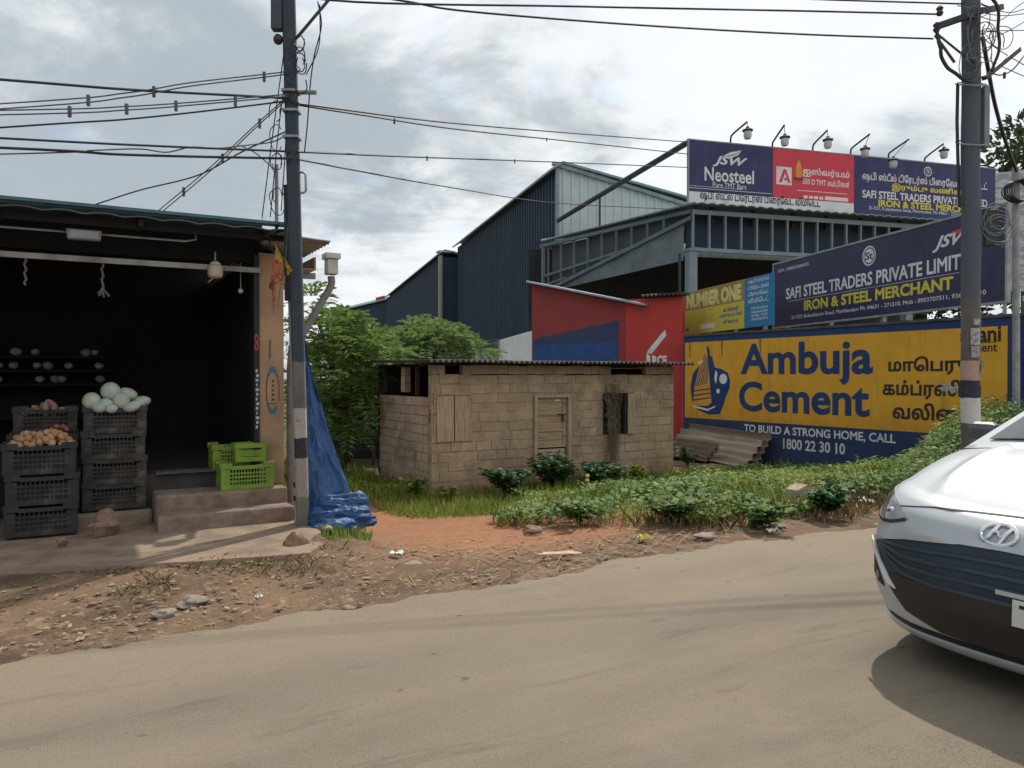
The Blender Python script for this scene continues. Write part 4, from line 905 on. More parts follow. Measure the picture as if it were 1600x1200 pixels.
def flex(name, a, b):
    m = mat(name, a, .5, b, 1.2, 5, spec=.35, bump=.22, bscale=1.6); k = NT(m.node_tree); p = m.node_tree.nodes['Principled BSDF']; v = k.n('ShaderNodeTexCoord').outputs['Object']
    col = p.inputs['Base Color'].links[0].from_socket
    st = k.noise(k.n('ShaderNodeMapping', {0: v, 3: (4, 1, .3)}).outputs[0], 1.4, 6, .65); col = k.mix(k.ramp(st, .52, .74, 0, .35), col, tuple(min(1, c * .75 + .07) for c in a))
    dirt = k.ramp(k.noise(v, 3.5, 6, .7), .54, .72, 0, .3); col = k.mix(dirt, col, (.09, .085, .08)); m.node_tree.links.new(col, p.inputs['Base Color']); return m
M_navy = flex('navy_flex', (.022, .028, .105), (.03, .038, .125))
M_navy2 = flex('navy_flex_dark', (.026, .026, .075), (.034, .034, .092))
M_red = flex('red_flex', (.62, .045, .075), (.56, .05, .075))
M_wht = mat('white_print', (.70, .71, .72), .6, (.50, .51, .52), 2.5, 6, lo=.45, hi=.75)
M_blackp = mat('black_print', (.02, .02, .025), .7)
M_yel = mat('yellow_print', (.68, .56, .06), .6, (.6, .5, .05), 3)
M_frame = mat('sign_frame', (.33, .35, .36), .6, (.22, .23, .24), 5)

# ---- tall billboard on the canopy roof
BB = Frame(5.55, 24.2, .96, .28)
bb = thing('billboard', 'long billboard of blue and red panels above the canopy, under six hooked lamps', 'billboard', (0, 0, 6.9), BB)
zt, zb = 9.02, 7.06
tR, tW, tE = BB.on(1206, 280)[0], BB.on(1332, 280)[0], 12.25
pb = MB().box(0, tR - .002, -.03, .03, zb + .36, zt).part('blue_panel', M_navy, bb)
prd = MB().box(tR, tW - .002, -.03, .03, zb + .36, zt).part('red_panel', M_red, bb)
pw = MB().box(0, tW - .002, -.029, .029, zb, zb + .358).part('white_strip', M_wht, bb)
pn = MB().box(tW, tE, -.03, .03, zb, zt).part('navy_panel', M_navy, bb)
mb = MB(); T(mb, BB, 'JSW', 1113, 1167, 246, 263, .03, .35); T(mb, BB, 'Neosteel', 1100, 1177, 264.5, 286, .018); T(mb, BB, 'Pure TMT Bars', 1113, 1165, 287, 295)
poly(mb, BB, [(1127, 246), (1140, 239), (1158, 236), (1150, 241), (1138, 244)], -.03); poly(mb, BB, [(1134, 246.5), (1147, 243), (1157, 238), (1152, 244), (1144, 246.5)], -.03)
plate(mb, BB, 1075, 1205, zb + .46, zb + .475, -.034, -.03); plate(mb, BB, 1075, 1160, zb + .53, zb + .54, -.034, -.03)
mb.part('lettering', M_wht, pb)
mb = MB(); T(mb, BB, 'ஷபி ஸ்டீல் டிேரடர்ஸ் பிைரேவட் லிமிெடட்', 1093, 1281, 304, 322, .022, y=-.029); mb.part('lettering', M_blackp, pw)
mb = MB(); T(mb, BB, 'ஐஸ்வர்யம்', 1253, 1326, 265, 280, .03); T(mb, BB, '550 D TMT கம்பிகள்', 1253, 1326, 281, 291.5, .02)
disc(mb, BB, 1223, 276, .001, -.03)
for i in range(4): plate(mb, BB, 1255 + i * 8, 1261 + i * 8, zb + .40, zb + .50, -.034, -.03)
plate(mb, BB, 1288, 1324, zb + .40, zb + .52, -.034, -.03); plate(mb, BB, 1244, 1322, zb + .64, zb + .66, -.034, -.03)
c = BB.on(1223, 276); mb.slab(lambda u, v: (c[0] + .29 * (2 * u - 1), -.034, c[1] + .29 * (2 * v - 1)), 1, 1, (0, .004, 0)); mb.part('lettering', M_wht, prd)
mb = MB(); mb.prism([(c[0] - .20, c[1] - .22), (c[0] - .09, c[1] - .22), (c[0] + .04, c[1] + .10), (c[0] + .10, c[1] - .06), (c[0] + .02, c[1] - .06), (c[0] - .0, c[1] - .14), (c[0] + .13, c[1] - .14), (c[0] + .16, c[1] - .22), (c[0] + .24, c[1] - .22), (c[0] + .07, c[1] + .22), (c[0] - .02, c[1] + .22)], -.038, -.034); mb.part('emblem', M_red, prd)
c = BB.on(1246, 268); MB().prism([(c[0] + .11 * math.sin(t) * (1 - .35 * math.cos(t)), c[1] + .32 * math.cos(t) + .03) for t in np.linspace(0, 6.0, 18)], -.034, -.03).part('flame_mark', mat('flame_yellow', (.75, .35, .03), .6), prd)
MB().prism([(c[0] - .15, c[1] - .32), (c[0] + .15, c[1] - .32), (c[0] + .2, c[1] - .22), (c[0] - .2, c[1] - .22)], -.036, -.03).part('lamp_mark', mat('lamp_brown', (.25, .02, .03), .6), prd)
mb = MB(); T(mb, BB, 'ஷபி ஸ்டீல் டிேரடர்ஸ் பிைரேவட் லிமிெடட்', 1346, 1541, 277, 293, .02); T(mb, BB, 'SAFI STEEL TRADERS PRIVATE LIMITED', 1346, 1541, 305, 317, .024); T(mb, BB, 'D-7/57, Kulasekaram Road, Marthandam. Ph: 04651 - 271510, Mob : 8903707511', 1357, 1545, 329.5, 335.5)
disc(mb, BB, 1448, 269, .17, -.03); mb.part('lettering', M_wht, pn)
mb = MB(); disc(mb, BB, 1448, 269, .135, -.034, .002, hole=.75); T(mb, BB, 'SD', 1444, 1452, 266, 273, .03, y=-.034); mb.part('emblem_rings', M_navy, pn)
mb = MB(); T(mb, BB, 'இரும்பு வணிகர்', 1392, 1506, 291.5, 304.5, .03); T(mb, BB, 'IRON & STEEL MERCHANT', 1371, 1532, 318.5, 329, .035); mb.part('lettering', M_yel, pn)
MB().box(-.04, tE + .04, -.04, .045, zt + .002, zt + .04).box(-.04, -.002, -.04, .045, zb, zt).box(tE + .002, tE + .04, -.04, .045, zb, zt).part('frame', M_frame, bb)
mb = MB()
for t in (.9, 2.4, 3.9, 5.2, 6.6, 8.2, 9.8, 11.5): mb.box(t - .05, t + .05, .06, .16, 6.5, zt - .1).bar((t, .12, zt - .8), (t, 1.6, 6.8), .06)
mb.box(0, tE, .035, .06, 8.6, 8.66).box(0, tE, .035, .06, 7.4, 7.46); mb.part('support_post', M_iron, bb)
def hook_lamp(x0, y0, x1, y1, lx, ly, lab, bent=0):
    a = BB.on(x0, y0, 0.04); t0, z0 = a; d = .9; A_ = Vector((t0, .05, z0))
    Bp = BB.on(x1, y1, -d); Lp = BB.on(lx, ly, -d)
    o = thing('billboard_lamp', lab, 'lamp', (t0, .05, zt + .04), BB, 'hooked lamps on top of the billboard')
    MB().tube(crom([(t0, .05, zt - .2), (t0, .05, z0 - .0), (t0 + .04, -.02, z0 + .14), (Bp[0], -d, Bp[1])], 4), .030, 6).part('arm', M_iron, o, smooth=True)
    MB().tube([(Bp[0], -d, Bp[1]), (Lp[0], -d, Lp[1] + .12)], .010, 5).part('cord', M_iron, o)
    MB().lathe([(.05, .13), (.06, .08), (.16, .04), (.165, .0), (.13, -.02)], (Lp[0], -d, Lp[1]), 14).part('lamp_shade', M_iron, o, smooth=True)
    MB().lathe([(.12, -.02), (.125, -.16), (.09, -.24), (.03, -.26)], (Lp[0], -d, Lp[1]), 14).part('globe', mat('frosted_globe', (.55, .57, .58), .35), o, smooth=True)
for a, lab in (((1141, 218, 1166, 192, 1167, 206), 'hooked lamp standing over the blue panel at the left end'), ((1206, 226, 1224, 197, 1225, 217), 'hooked lamp over the seam of the blue and red panels'), ((1269, 231, 1291, 205, 1292, 221), 'hooked lamp over the middle of the red panel'), ((1328, 238, 1357, 211, 1350, 235), 'hooked lamp over the seam of red and navy panels'), ((1387, 245, 1418, 219, 1394, 252), 'hooked lamp whose globe hangs low before the navy panel'), ((1443, 252, 1472, 226, 1473, 237), 'hooked lamp over the navy panel emblem, nearest the timber pole')): hook_lamp(*a, lab)
A_ = Vector((5.5, 24.3, 8.95)); B_ = at(872, 345, 33.7)
st = MB().tube([A_, B_], .10, 8); st.tube([A_ + (B_ - A_) * .60, A_ + (B_ - A_) * .60 + Vector((0, 0, -1.9))], .045, 6)
st.solo('stay_pipe', M_iron, 'long slanting steel pipe bracing the billboard back to the dark warehouse', 'brace', tuple(A_), WORLD, smooth=True)

# ---- large sign in front, on posts behind the yellow wall
SF = span((7.28, 21.3), (8.88, 13.8))
sf = thing('signboard', 'large navy signboard on posts rising behind the yellow wall', 'signboard', (0, 0, -.4), SF)
MB().box(0, SF.len, -.03, .03, 2.96, 4.675).part('panel', M_navy2, sf)
mb = MB(); T(mb, SF, 'SAFI STEEL TRADERS PRIVATE LIMITED', 1228, 1531, 420.5, 442, .024); T(mb, SF, 'D-7/57, Kulasekaram Road, Marthandam Ph: 04651 - 271510, Mob : 8903707511, 9360271510', 1237, 1540, 473, 480.5, .008)
T(mb, SF, 'JSW', 1456, 1521, 364, 389, .03, .4); T(mb, SF, 'SHOPPE', 1503, 1556, 361, 371, .03, .3); T(mb, SF, 'GSTN : 33ABACS2204B1ZS', 1215, 1263, 416, 420.5)
disc(mb, SF, 1357, 400, .225, -.03); a0 = SF.on(1233, 455)[0]; a1 = SF.on(1500, 455)[0]; mb.box(a0, a1, -.033, -.03, SF.on(1380, 446.6)[1], SF.on(1380, 446)[1]); mb.part('lettering', M_wht, sf)
mb = MB(); disc(mb, SF, 1357, 400, .19, -.034, .002, hole=.86); T(mb, SF, 'St', 1351, 1363, 394, 406, .02, y=-.034); mb.part('emblem', M_navy2, sf)
mb = MB(); T(mb, SF, 'IRON & STEEL MERCHANT', 1256, 1489, 450.5, 469, .035); mb.part('lettering', M_yel, sf)
poly(MB(), SF, [(1477, 372), (1487, 362), (1515, 353), (1508, 361), (1496, 366)], -.03).part('red_swoosh', M_red, sf)
MB().box(-.05, SF.len + .05, -.045, .04, 4.677, 4.72).box(-.05, SF.len + .05, -.045, .04, 2.915, 2.958).box(-.05, -.002, -.045, .04, 2.958, 4.677).box(SF.len + .002, SF.len + .05, -.045, .04, 2.958, 4.677).part('frame', M_frame, sf)
mb = MB()
for t in (.5, 2.4, 4.3, 6.9): mb.box(t - .05, t + .05, .04, .14, -.4, 4.6)
mb.part('post', M_frame, sf)
# ---- small yellow and blue sign on the wall end
NS = span((5.09, 22.96), (6.2, 18.2))
ns = thing('signboard', 'small yellow signboard with a blue side panel standing on posts by the red wall', 'signboard', (0, 0, -.4), NS)
L = NS.len; tb = NS.on(1164, 470)[0]
MB().box(0, tb - .002, -.025, .025, 2.82, 3.52).part('yellow_panel', mat('yellow_flex', (.62, .52, .06), .55, (.55, .46, .05), 2), ns)
br = MB().box(0, tb - .002, -.025, .025, 3.522, 4.06).part('ochre_panel', mat('ochre_flex', (.36, .22, .045), .55, (.31, .19, .04), 2), ns)
bp = MB().box(tb, L, -.025, .025, 2.82, 4.06).part('blue_panel', mat('blue_flex', (.015, .20, .42), .55, (.015, .17, .36), 2), ns)
mb = MB(); T(mb, NS, 'NUMBER ONE', 1073, 1158, 452, 476, .06, y=-.025); mb.part('lettering', mat('pale_yellow_print', (.72, .66, .22), .6), br)
mb = MB()
for i, w in enumerate(('ஷபி ஸ்டீல்', 'டிேரடர்ஸ்', 'பிைரேவட்', 'லிமிெடட்')): T(mb, NS, w, 1169, 1201, 434 + i * 10, 442 + i * 10, .02, y=-.025)
for i, w in enumerate(('Marthandam', 'Kulasekaram Road', 'Ph: 04651 - 271510', '8903707511')): T(mb, NS, w, 1174, 1199, 478 + i * 6, 482 + i * 6, 0, y=-.025)
mb.part('lettering', M_wht, bp)
mb = MB()
for i, w in enumerate(('உங்கள்', 'பாதுகாப்பின்', 'சிகரம்')): T(mb, NS, w, 1126 + (4 if i != 1 else -3), 1153 + (0 if i != 1 else 6), 478 + i * 10, 486 + i * 10, .02, y=-.025)
plate(mb, NS, 1072, 1076, 2.95, 3.0, -.028, -.025); mb.part('lettering', mat('blue_print', (.02, .10, .38), .6), ns)
mb = MB(); plate(mb, NS, 1093, 1116, 2.93, 3.06, -.028, -.025); mb.part('white_label', M_wht, ns)
mb = MB()
for t in (.3, 1.6, 3.0, 4.4): mb.box(t - .04, t + .04, .03, .11, -.4, 4.0)
mb.part('post', M_frame, ns)

# ---- yellow painted compound wall
YW = span((4.61, 20.65), (8.96, 13.45))
yw = thing('painted_wall', 'compound wall painted with a yellow cement advertisement inside a blue border', 'wall', (0, 0, -.6), YW)
def weather(name, a, b, stain, rough=.85):
    m = mat(name, a, rough, b, 1.4, 6, bump=.25, bscale=22); k = NT(m.node_tree); p = m.node_tree.nodes['Principled BSDF']; v = k.n('ShaderNodeTexCoord').outputs['Object']
    col = p.inputs['Base Color'].links[0].from_socket; x, y, z = k.sep(v)
    st = k.noise(k.n('ShaderNodeMapping', {0: v, 3: (5, 1, .35)}).outputs[0], 1.3, 6, .65); col = k.mix(k.ramp(st, .53, .72, 0, .55), col, stain)
    low = k.math('MULTIPLY', k.ramp(k.math('ADD', z, k.math('MULTIPLY', k.noise(v, 3, 6, .7), .8)), 1.9, 1.35), k.ramp(k.noise(v, 9, 6, .75), .35, .7, 0, .6)); col = k.mix(low, col, stain)
    sp = k.ramp(k.noise(v, 18, 6, .75), .60, .72, 0, .45); col = k.mix(sp, col, tuple(min(1, c * 1.3 + .05) for c in a)); m.node_tree.links.new(col, p.inputs['Base Color']); return m
M_bwall = weather('blue_wall_paint', (.022, .052, .155), (.018, .040, .12), (.05, .05, .06))
M_ywall = weather('yellow_wall_paint', (.70, .37, .035), (.63, .325, .03), (.34, .17, .03))
M_bpaint = weather('blue_letter_paint', (.020, .055, .17), (.016, .045, .14), (.04, .05, .08))
M_kpaint = weather('brown_black_paint', (.035, .028, .025), (.05, .035, .025), (.09, .06, .03))
MB().box(0, YW.len, 0, .23, -.6, 2.655).part('masonry', M_bwall, yw)
MB().box(-.02, YW.len + .02, -.03, .26, 2.657, 2.71).part('coping', mat('mossy_coping', (.10, .105, .10), .95, (.05, .055, .05), 5, bump=.4), yw)
ty = YW.on(1574, 560)[0]
yp = MB().box(.06, ty, -.003, -.0002, .50, 2.50).part('yellow_field', M_ywall, yw)
TL = lambda mb, s, a, b, c, d, bo, sh=0, sp=1.0: T(mb, YW, s, a, b, c, d, bo, sh, y=-.0035, th=.003, space=sp)
mb = MB(); TL(mb, 'Ambuja', 1157, 1364, 533, 601, -.026); TL(mb, 'Cement', 1155, 1359, 596.5, 647, -.026); mb.part('lettering', M_bpaint, yp)
mb = MB(); TL(mb, 'மாெபரும்', 1388, 1536, 556, 586, .035); TL(mb, 'கம்ப்ரஸிவ்', 1379, 1533, 593, 625, .035); TL(mb, 'வலிைம', 1395, 1526, 630, 658, .035); TL(mb, 'adani', 1500, 1564, 509, 535, .03); TL(mb, 'cement', 1504, 1558, 538, 550, .02)
plate(mb, YW, 1506, 1556, YW.on(1532, 536, 0)[1], YW.on(1532, 535, 0)[1], -.006, -.0035); mb.part('lettering', M_kpaint, yp)
mb = MB(); T(mb, YW, 'TO BUILD A STRONG HOME, CALL', 1163, 1400, 670.5, 686, .022, y=-.001, th=.003); T(mb, YW, '1800 22 30 10', 1224, 1321, 689, 706, .022, y=-.001, th=.003); mb.part('lettering', M_wht, yw)
# painted emblem: a tall building clasped by a rounded dark blue form
poly(mb := MB(), YW, [(1079, 603), (1083, 583), (1092, 572), (1104, 560), (1112, 556), (1117, 574), (1128, 577), (1137, 582), (1141, 594), (1140, 607), (1134, 620), (1131, 632), (1125, 647), (1108, 648), (1092, 641), (1082, 628), (1080, 615)], -.0035); mb.part('emblem_form', M_bpaint, yp)
poly(mb := MB(), YW, [(1083, 634), (1085, 606), (1099, 549), (1104, 540), (1113, 628), (1106, 634)], -.0068); mb.part('emblem_tower', M_ywall, yp)
mb = MB(); poly(mb, YW, [(1104, 540), (1108, 544), (1116, 626), (1112, 629)], -.0085)
for i in range(6): poly(mb, YW, [(1086.5 + i * 3.4, 604 - i * 1.0), (1088 + i * 3.4, 604 - i * 1.0), (1102 + i * 1.1, 553 + i * 2), (1101.3 + i * 1.1, 553 + i * 2)], -.0100, .001)
for y in (610, 617, 624): poly(mb, YW, [(1084, y), (1112, y - 4), (1112, y - 2), (1084, y + 2)], -.0100, .001)
mb.part('emblem_lines', M_bpaint, yp)
mb = MB(); disc(mb, YW, 1130, 592, .13, -.0070, .002); disc(mb, YW, 1122, 611, .06, -.0070, .002); poly(mb, YW, [(1090, 567), (1098, 562), (1098, 566), (1091, 570)], -.0104, .001); poly(mb, YW, [(1118, 578), (1121, 583), (1119, 600), (1116, 592)], -.0068)
poly(mb, YW, [(1082, 633), (1106, 639), (1118, 634), (1118, 636), (1106, 642), (1083, 636)], -.0070, .002); mb.part('emblem_highlights', M_wht, yp)
MB().blob((YW.on(1483, 607)[0], -.004, YW.on(1483, 607)[1]), (.20, .004, .10), 14, 8, .9, 2.5, 2).part('flaked_patch', mat('bare_plaster', (.45, .42, .36), .9), yp)
mb = MB()
for px in (1078, 1128, 1188): t = YW.on(px, 530)[0]; mb.prism([(t - .03, 2.5), (t + .03, 2.5), (t + .02, 2.12), (t - .012, 2.08)], -.0048, -.0032)
mb.part('rust_run', mat('rust_run', (.20, .09, .02), .9, (.45, .24, .03), 5), yp)
gp = thing('gate_pillar', 'dirty white gate pillar at the right end of the yellow wall', 'pillar', (YW.len + .15, 0, -.6), YW)
MB().box(YW.len + .03, YW.len + .42, -.05, .36, -.6, 2.9).part('shaft', mat('dirty_white', (.50, .50, .48), .9, (.30, .30, .28), 3, bump=.3), gp, bev=.01)
MB().box(YW.len + .0, YW.len + .45, -.08, .39, 2.902, 3.0).part('cap', mat('dirty_white_cap', (.42, .42, .40), .9), gp, bev=.01)

# ---- rusty corrugated sheets leaning against the wall
M_rust = mat('rusty_sheet', (.22, .17, .125), .85, (.12, .09, .065), 4, stretch=(.4, 1, 3), bump=.3)
M_rust2 = mat('old_zinc', (.38, .32, .26), .75, (.2, .155, .12), 3, stretch=(.3, 1, 2), bump=.2)
def sheet(t0, t1, b0, z0, b1, z1, lab, m, waves=7, tilt=0.0, amp=.04):
    A0 = Vector((0, b0, z0)); D = Vector((0, b1 - b0, z1 - z0)); nrm = Vector((0, D.z, -D.y)).normalized()
    def fn(u, v):
        return Vector((t0 + (t1 - t0) * u, 0, 0)) + A0 + D * v + nrm * (-amp * math.cos(v * waves * 6.2832) + .03 * mnoise.noise(Vector((u * 2, v * 2, t0)))) + Vector((0, 0, tilt * u))
    MB().slab(fn, 10, waves * 8, tuple(nrm * .006)).solo('corrugated_sheet', m, lab, 'corrugated sheet', (t0, b0, z0), YW, smooth=True, group='corrugated sheets leaning on the yellow wall')
sheet(.35, 3.05, -.70, -.38, -.10, .34, 'rusty corrugated sheet propped against the blue base of the wall, rearmost', M_rust, 5, -.12)
sheet(.25, 2.95, -.95, -.40, -.30, .20, 'paler corrugated sheet leaning in front of the rearmost one', M_rust2, 4, -.12)
sheet(.05, 1.9, -1.15, -.42, -.62, -.02, 'short dark corrugated sheet at the foot of the leaning pile', M_rust, 4, -.05)

# ---- red and blue painted building
RB = span((.62, 24.0), (4.70, 21.2))
rb = thing('painted_building', 'red building with a large faded blue band and a low sloping roof', 'building', (RB.len / 2, 0, -.6), RB)
tk = RB.on(978, 470)[0]; tr = RB.on(966, 500)[0]
zl = RB.on(833, 444)[1]; zk = RB.on(978, 473)[1]; zr = RB.on(1066, 463)[1]
M_redw = mat('bright_red_wall', (.50, .055, .045), .8, (.44, .05, .042), 1.0, bump=.1)
MB().prism([(0, -.6), (tk, -.6), (tk, zk), (0, zl)], 0, 2.0).part('wall', mat('faded_red_wall', (.29, .050, .048), .85, (.25, .045, .045), .8, bump=.1), rb)
MB().prism([(tk + .002, -.6), (RB.len, -.6), (RB.len, zr), (tk + .002, zr)], -.01, .2).part('wall', M_redw, rb)
zbl0 = RB.on(836, 530)[1]
MB().prism([(.06, -.5), (tr, -.5), (tr, RB.on(966, 501)[1]), (.06, zbl0)], -.012, -.001).part('blue_band', mat('faded_blue_wall', (.045, .062, .14), .8, (.035, .050, .115), .8), rb)
MB().prism([(.06, -.5), (tr - .01, -.5), (tr - .01, RB.on(966, 534)[1]), (.06, RB.on(836, 538)[1])], -.016, -.013).part('bright_band', mat('bright_blue_wall', (.035, .085, .26), .8), rb)
MB().slab(lambda u, v: (-.05 + (tk + .75) * u, -.25 + 2.4 * v, zl + .02 + (zk - zl) / tk * (-.05 + (tk + .75) * u) + .012 * math.sin(v * 90)), 2, 120, (0, 0, .05)).part('roof', mat('pale_blue_sheet', (.28, .37, .42), .6, (.2, .27, .32), 3), rb)
MB().slab(lambda u, v: (tk + .55 + (RB.len - tk - .50) * u, -.22 + .6 * v, zr + .02 + .04 * v + .03 * math.sin(u * 60)), 160, 2, (0, 0, .05)).part('roof', M_black, rb, label='black corrugated roof strip over the bright red wall')
mb = MB(); T(mb, RB, 'RCE', 1019, 1042, 555.5, 571, .05, y=-.012); poly(mb, RB, [(1010, 552), (1014, 545), (1039, 515), (1041, 524), (1022, 548), (1018, 553)], -.012); poly(mb, RB, [(1010, 552), (1016, 556), (1016, 572), (1010, 572)], -.012)
mb.part('lettering', M_wht, rb)
MB().tube([at(1062, 470, 21.4), at(1061.5, 396, 21.4)], .04, 6).solo('vent_pipe', M_iron, 'thin upright pipe on the black roof edge of the red wall', 'pipe', tuple(at(1062, 470, 21.4)), WORLD)
# ---- pale shed between the red building and the trees
PS = span(tuple(at(744, 560, 37.0))[:2], tuple(at(832, 560, 29.5))[:2])
ps = thing('metal_shed', 'low pale sheet metal shed with a blue awning beside the red building', 'shed', (0, 0, -.6), PS)
z0 = PS.on(750, 541)[1]; z1 = PS.on(830, 517)[1]
def wall_corr(fr, t0, t1, z0, zt0, zt1, b=0.0, pitch=.25, dep=.03):
    mb = MB(); n = max(1, int((t1 - t0) / pitch)); w = (t1 - t0) / n; xs = []
    for i in range(n): xs += [(t0 + i * w, 0), (t0 + (i + .55) * w, 0), (t0 + (i + .65) * w, -dep), (t0 + (i + .9) * w, -dep)]
    xs.append((t1, 0)); top = lambda t: zt0 + (zt1 - zt0) * (t - t0) / (t1 - t0)
    for (a, p), (c, q) in zip(xs[:-1], xs[1:]): mb.add([(a, b + p, z0), (c, b + q, z0), (c, b + q, top(c)), (a, b + p, top(a))], [(0, 1, 2, 3)])
    return mb
M_pale = mat('pale_sheet', (.72, .74, .73), .6, (.64, .66, .65), 1.5)
MB().prism([(0, -.6), (PS.len, -.6), (PS.len, z1), (0, z0)], -.02, .019).part('wall', M_pale, ps)
MB().box(0, PS.len, .02, 4, -.6, min(z0, z1) - .05).part('shed_body', M_pale, ps)
a0, a1 = PS.on(746, 540)[0], PS.on(781, 540)[0]
MB().slab(lambda u, v: (a0 + (a1 - a0) * u, -1.0 * v - .04, PS.on(765, 533)[1] - .18 * v + .02 * math.sin(u * 40)), 60, 2, (0, 0, .02)).part('awning', mat('blue_awning', (.06, .20, .38), .6), ps)
MB().box(a0 + .1, a1 - .1, -.05, -.035, -.5, PS.on(765, 540)[1]).part('door', mat('shed_door', (.25, .29, .28), .6), ps)

# ---- dark warehouse in three stepped bays
M_clad = mat('dark_cladding', (.028, .046, .075), .6, (.022, .037, .062), .6, spec=.25)
M_clad2 = mat('dark_cladding_far', (.034, .052, .082), .6, (.028, .044, .070), .6, spec=.25)
M_gable = mat('white_cladding', (.50, .545, .545), .6, (.43, .475, .48), .7)
M_trim = mat('ridge_trim', (.26, .32, .35), .6, (.18, .23, .26), 2)
dA = Vector((-.28, .96)).normalized()
def bay(name, lab, c, far_, zt, m, gable=None):
    fr = span(far_, c); o = thing(name, lab, 'warehouse', (fr.len, 0, -.6), fr)
    wall_corr(fr, 0, fr.len, -.6, zt, zt, pitch=.42, dep=.07).part('side_wall', m, o, fix=False)
    MB().slab(lambda u, v: (-.2 + (fr.len + .5) * u, -.35 + 7.5 * v, zt + .35 * min(v / .07, 1) - 1.4 * max(v - .07, 0)), 1, 14, (0, 0, .10)).part('roof', M_trim, o)
    MB().box(.1, fr.len - .3, .1, 7, -.6, zt - 1.2).part('building_core', m, o)
    return fr, o
c1 = (1.98, 34.0); f1 = (-3.8, 53.9)
w1f, w1 = bay('warehouse', 'tall dark clad warehouse bay with a white gable end', c1, f1, 10.6, M_clad)
GE = Frame(c1[0], c1[1], .96, .28)
zg = GE.on(1070, 320)[1]; tg = GE.on(1070, 320)[0]
mbg = wall_corr(GE, 0.02, 20, 3.0, 10.85, 10.85 - (10.85 - zg) / tg * 20, pitch=.40, dep=.05)
w_pts = [GE.w(a, b, z) for a, b, z in mbg.v]; mb = MB(); mb.v = [(w1f.loc(p.x, p.y)[0], w1f.loc(p.x, p.y)[1], p.z) for p in w_pts]; mb.f = mbg.f
mb.part('gable_wall', M_gable, w1, fix=False)
mb = MB(); ga = [GE.w(-.25, -.12, 10.95), GE.w(tg * 3, -.12, 10.95 - (10.95 - zg) * 3 + .02)]; mb.bar(ga[0], ga[1], .16, .16); mb.bar(GE.w(0, -.05, 1), GE.w(0, -.05, 10.8), .16)
mb.v = [(*w1f.loc(x, y), z) for x, y, z in mb.v]; mb.part('gable_trim', M_trim, w1)
c2 = (-5.04, 55.0); f2 = (-13.8, 85.0)
w2f, w2 = bay('warehouse', 'middle dark warehouse bay stepped back behind a pale downpipe', c2, f2, 10.2, M_clad2)
a_, b_ = w2f.loc(c2[0], c2[1]); p_, q_ = w2f.loc(-2.0, 55.9)
MB().box(w2f.len - .1, w2f.len, .0, 5, -.6, 10.15).part('end_wall', M_clad, w2)
MB().tube([(w2f.len + .1, -.1, -.5), (w2f.len + .1, -.1, 10.2)], .17, 8).part('downpipe', M_pvc, w2, smooth=True)
MB().box(w2f.len - .5, w2f.len + .3, -.3, .9, 10.45, 10.56).part('gutter', M_gutterw, w2)
c3 = (-13.9, 86.0); f3 = (-24.5, 104.0)
w3f, w3 = bay('warehouse', 'far low dark warehouse bay with a red strip on its roof edge', c3, f3, 10.1, M_clad2)
MB().box(w3f.len - 2.6, w3f.len + .1, -.45, -.36, 10.25, 10.6).part('red_strip', mat('red_strip', (.45, .05, .04), .7), w3)

# ---- open steel canopy in front of the warehouse
CA = Frame(5.6, 24.0, .96, .28)
cn = thing('steel_canopy', 'open steel canopy with a truss front and green corrugated roof edge', 'canopy', (6, 3, -.6), CA)
M_st = mat('painted_steel', (.20, .26, .30), .55, (.15, .20, .235), 2)
M_can = mat('canopy_sheet', (.13, .20, .21), .6, (.09, .145, .155), 2)
l2 = CA.loc(1.09, 29.0); ze, z2 = 6.9, 6.67
def roofc(u, v):
    s = 17.0 * u - .1; return (s, -.35 + 10.5 * v, ze + .75 * v + .045 * abs(math.sin(s * 9)))
MB().slab(roofc, 460, 2, (0, 0, .03)).part('roof_sheet', mat('green_roof_sheet', (.22, .33, .33), .6, (.16, .25, .26), 3), cn)
P1 = Vector((-.1, -.35, ze)); P2 = Vector((l2[0], l2[1], z2)); P3 = Vector((-.1, 10.1, ze + .75)); P4 = Vector((l2[0] + 1.5, 10.5, z2 + .9))
MB().slab(lambda u, v: (P1 * (1 - u) + P2 * u) * (1 - v) + (P3 * (1 - u) + P4 * u) * v, 12, 6, (0, 0, .05)).part('side_roof', M_can, cn)
zt_, zb_ = ze - .10, 5.62
mb = MB().box(0, 16.5, -.05, .07, zt_ - .14, zt_).box(0, 16.5, -.05, .07, zb_ - .12, zb_)
for i in range(29): mb.box(.02 + i * .57, .075 + i * .57, -.04, .06, zb_ + .001, zt_ - .141)
mb.part('front_truss', M_st, cn)
MB().box(.1, 16.5, .5, .55, zb_ + .05, zt_).part('truss_backing', M_clad, cn)
MB().box(-.14, .14, -.12, .16, -.6, zb_ - .121).box(-.18, .18, -.15, .19, zb_ - .12, zb_ - .05).part('column', M_st, cn)
MB().box(8.1, 8.38, -.12, .16, -.6, zb_ - .121).box(15.8, 16.1, -.12, .16, -.6, zb_ - .121).part('column', M_st, cn)
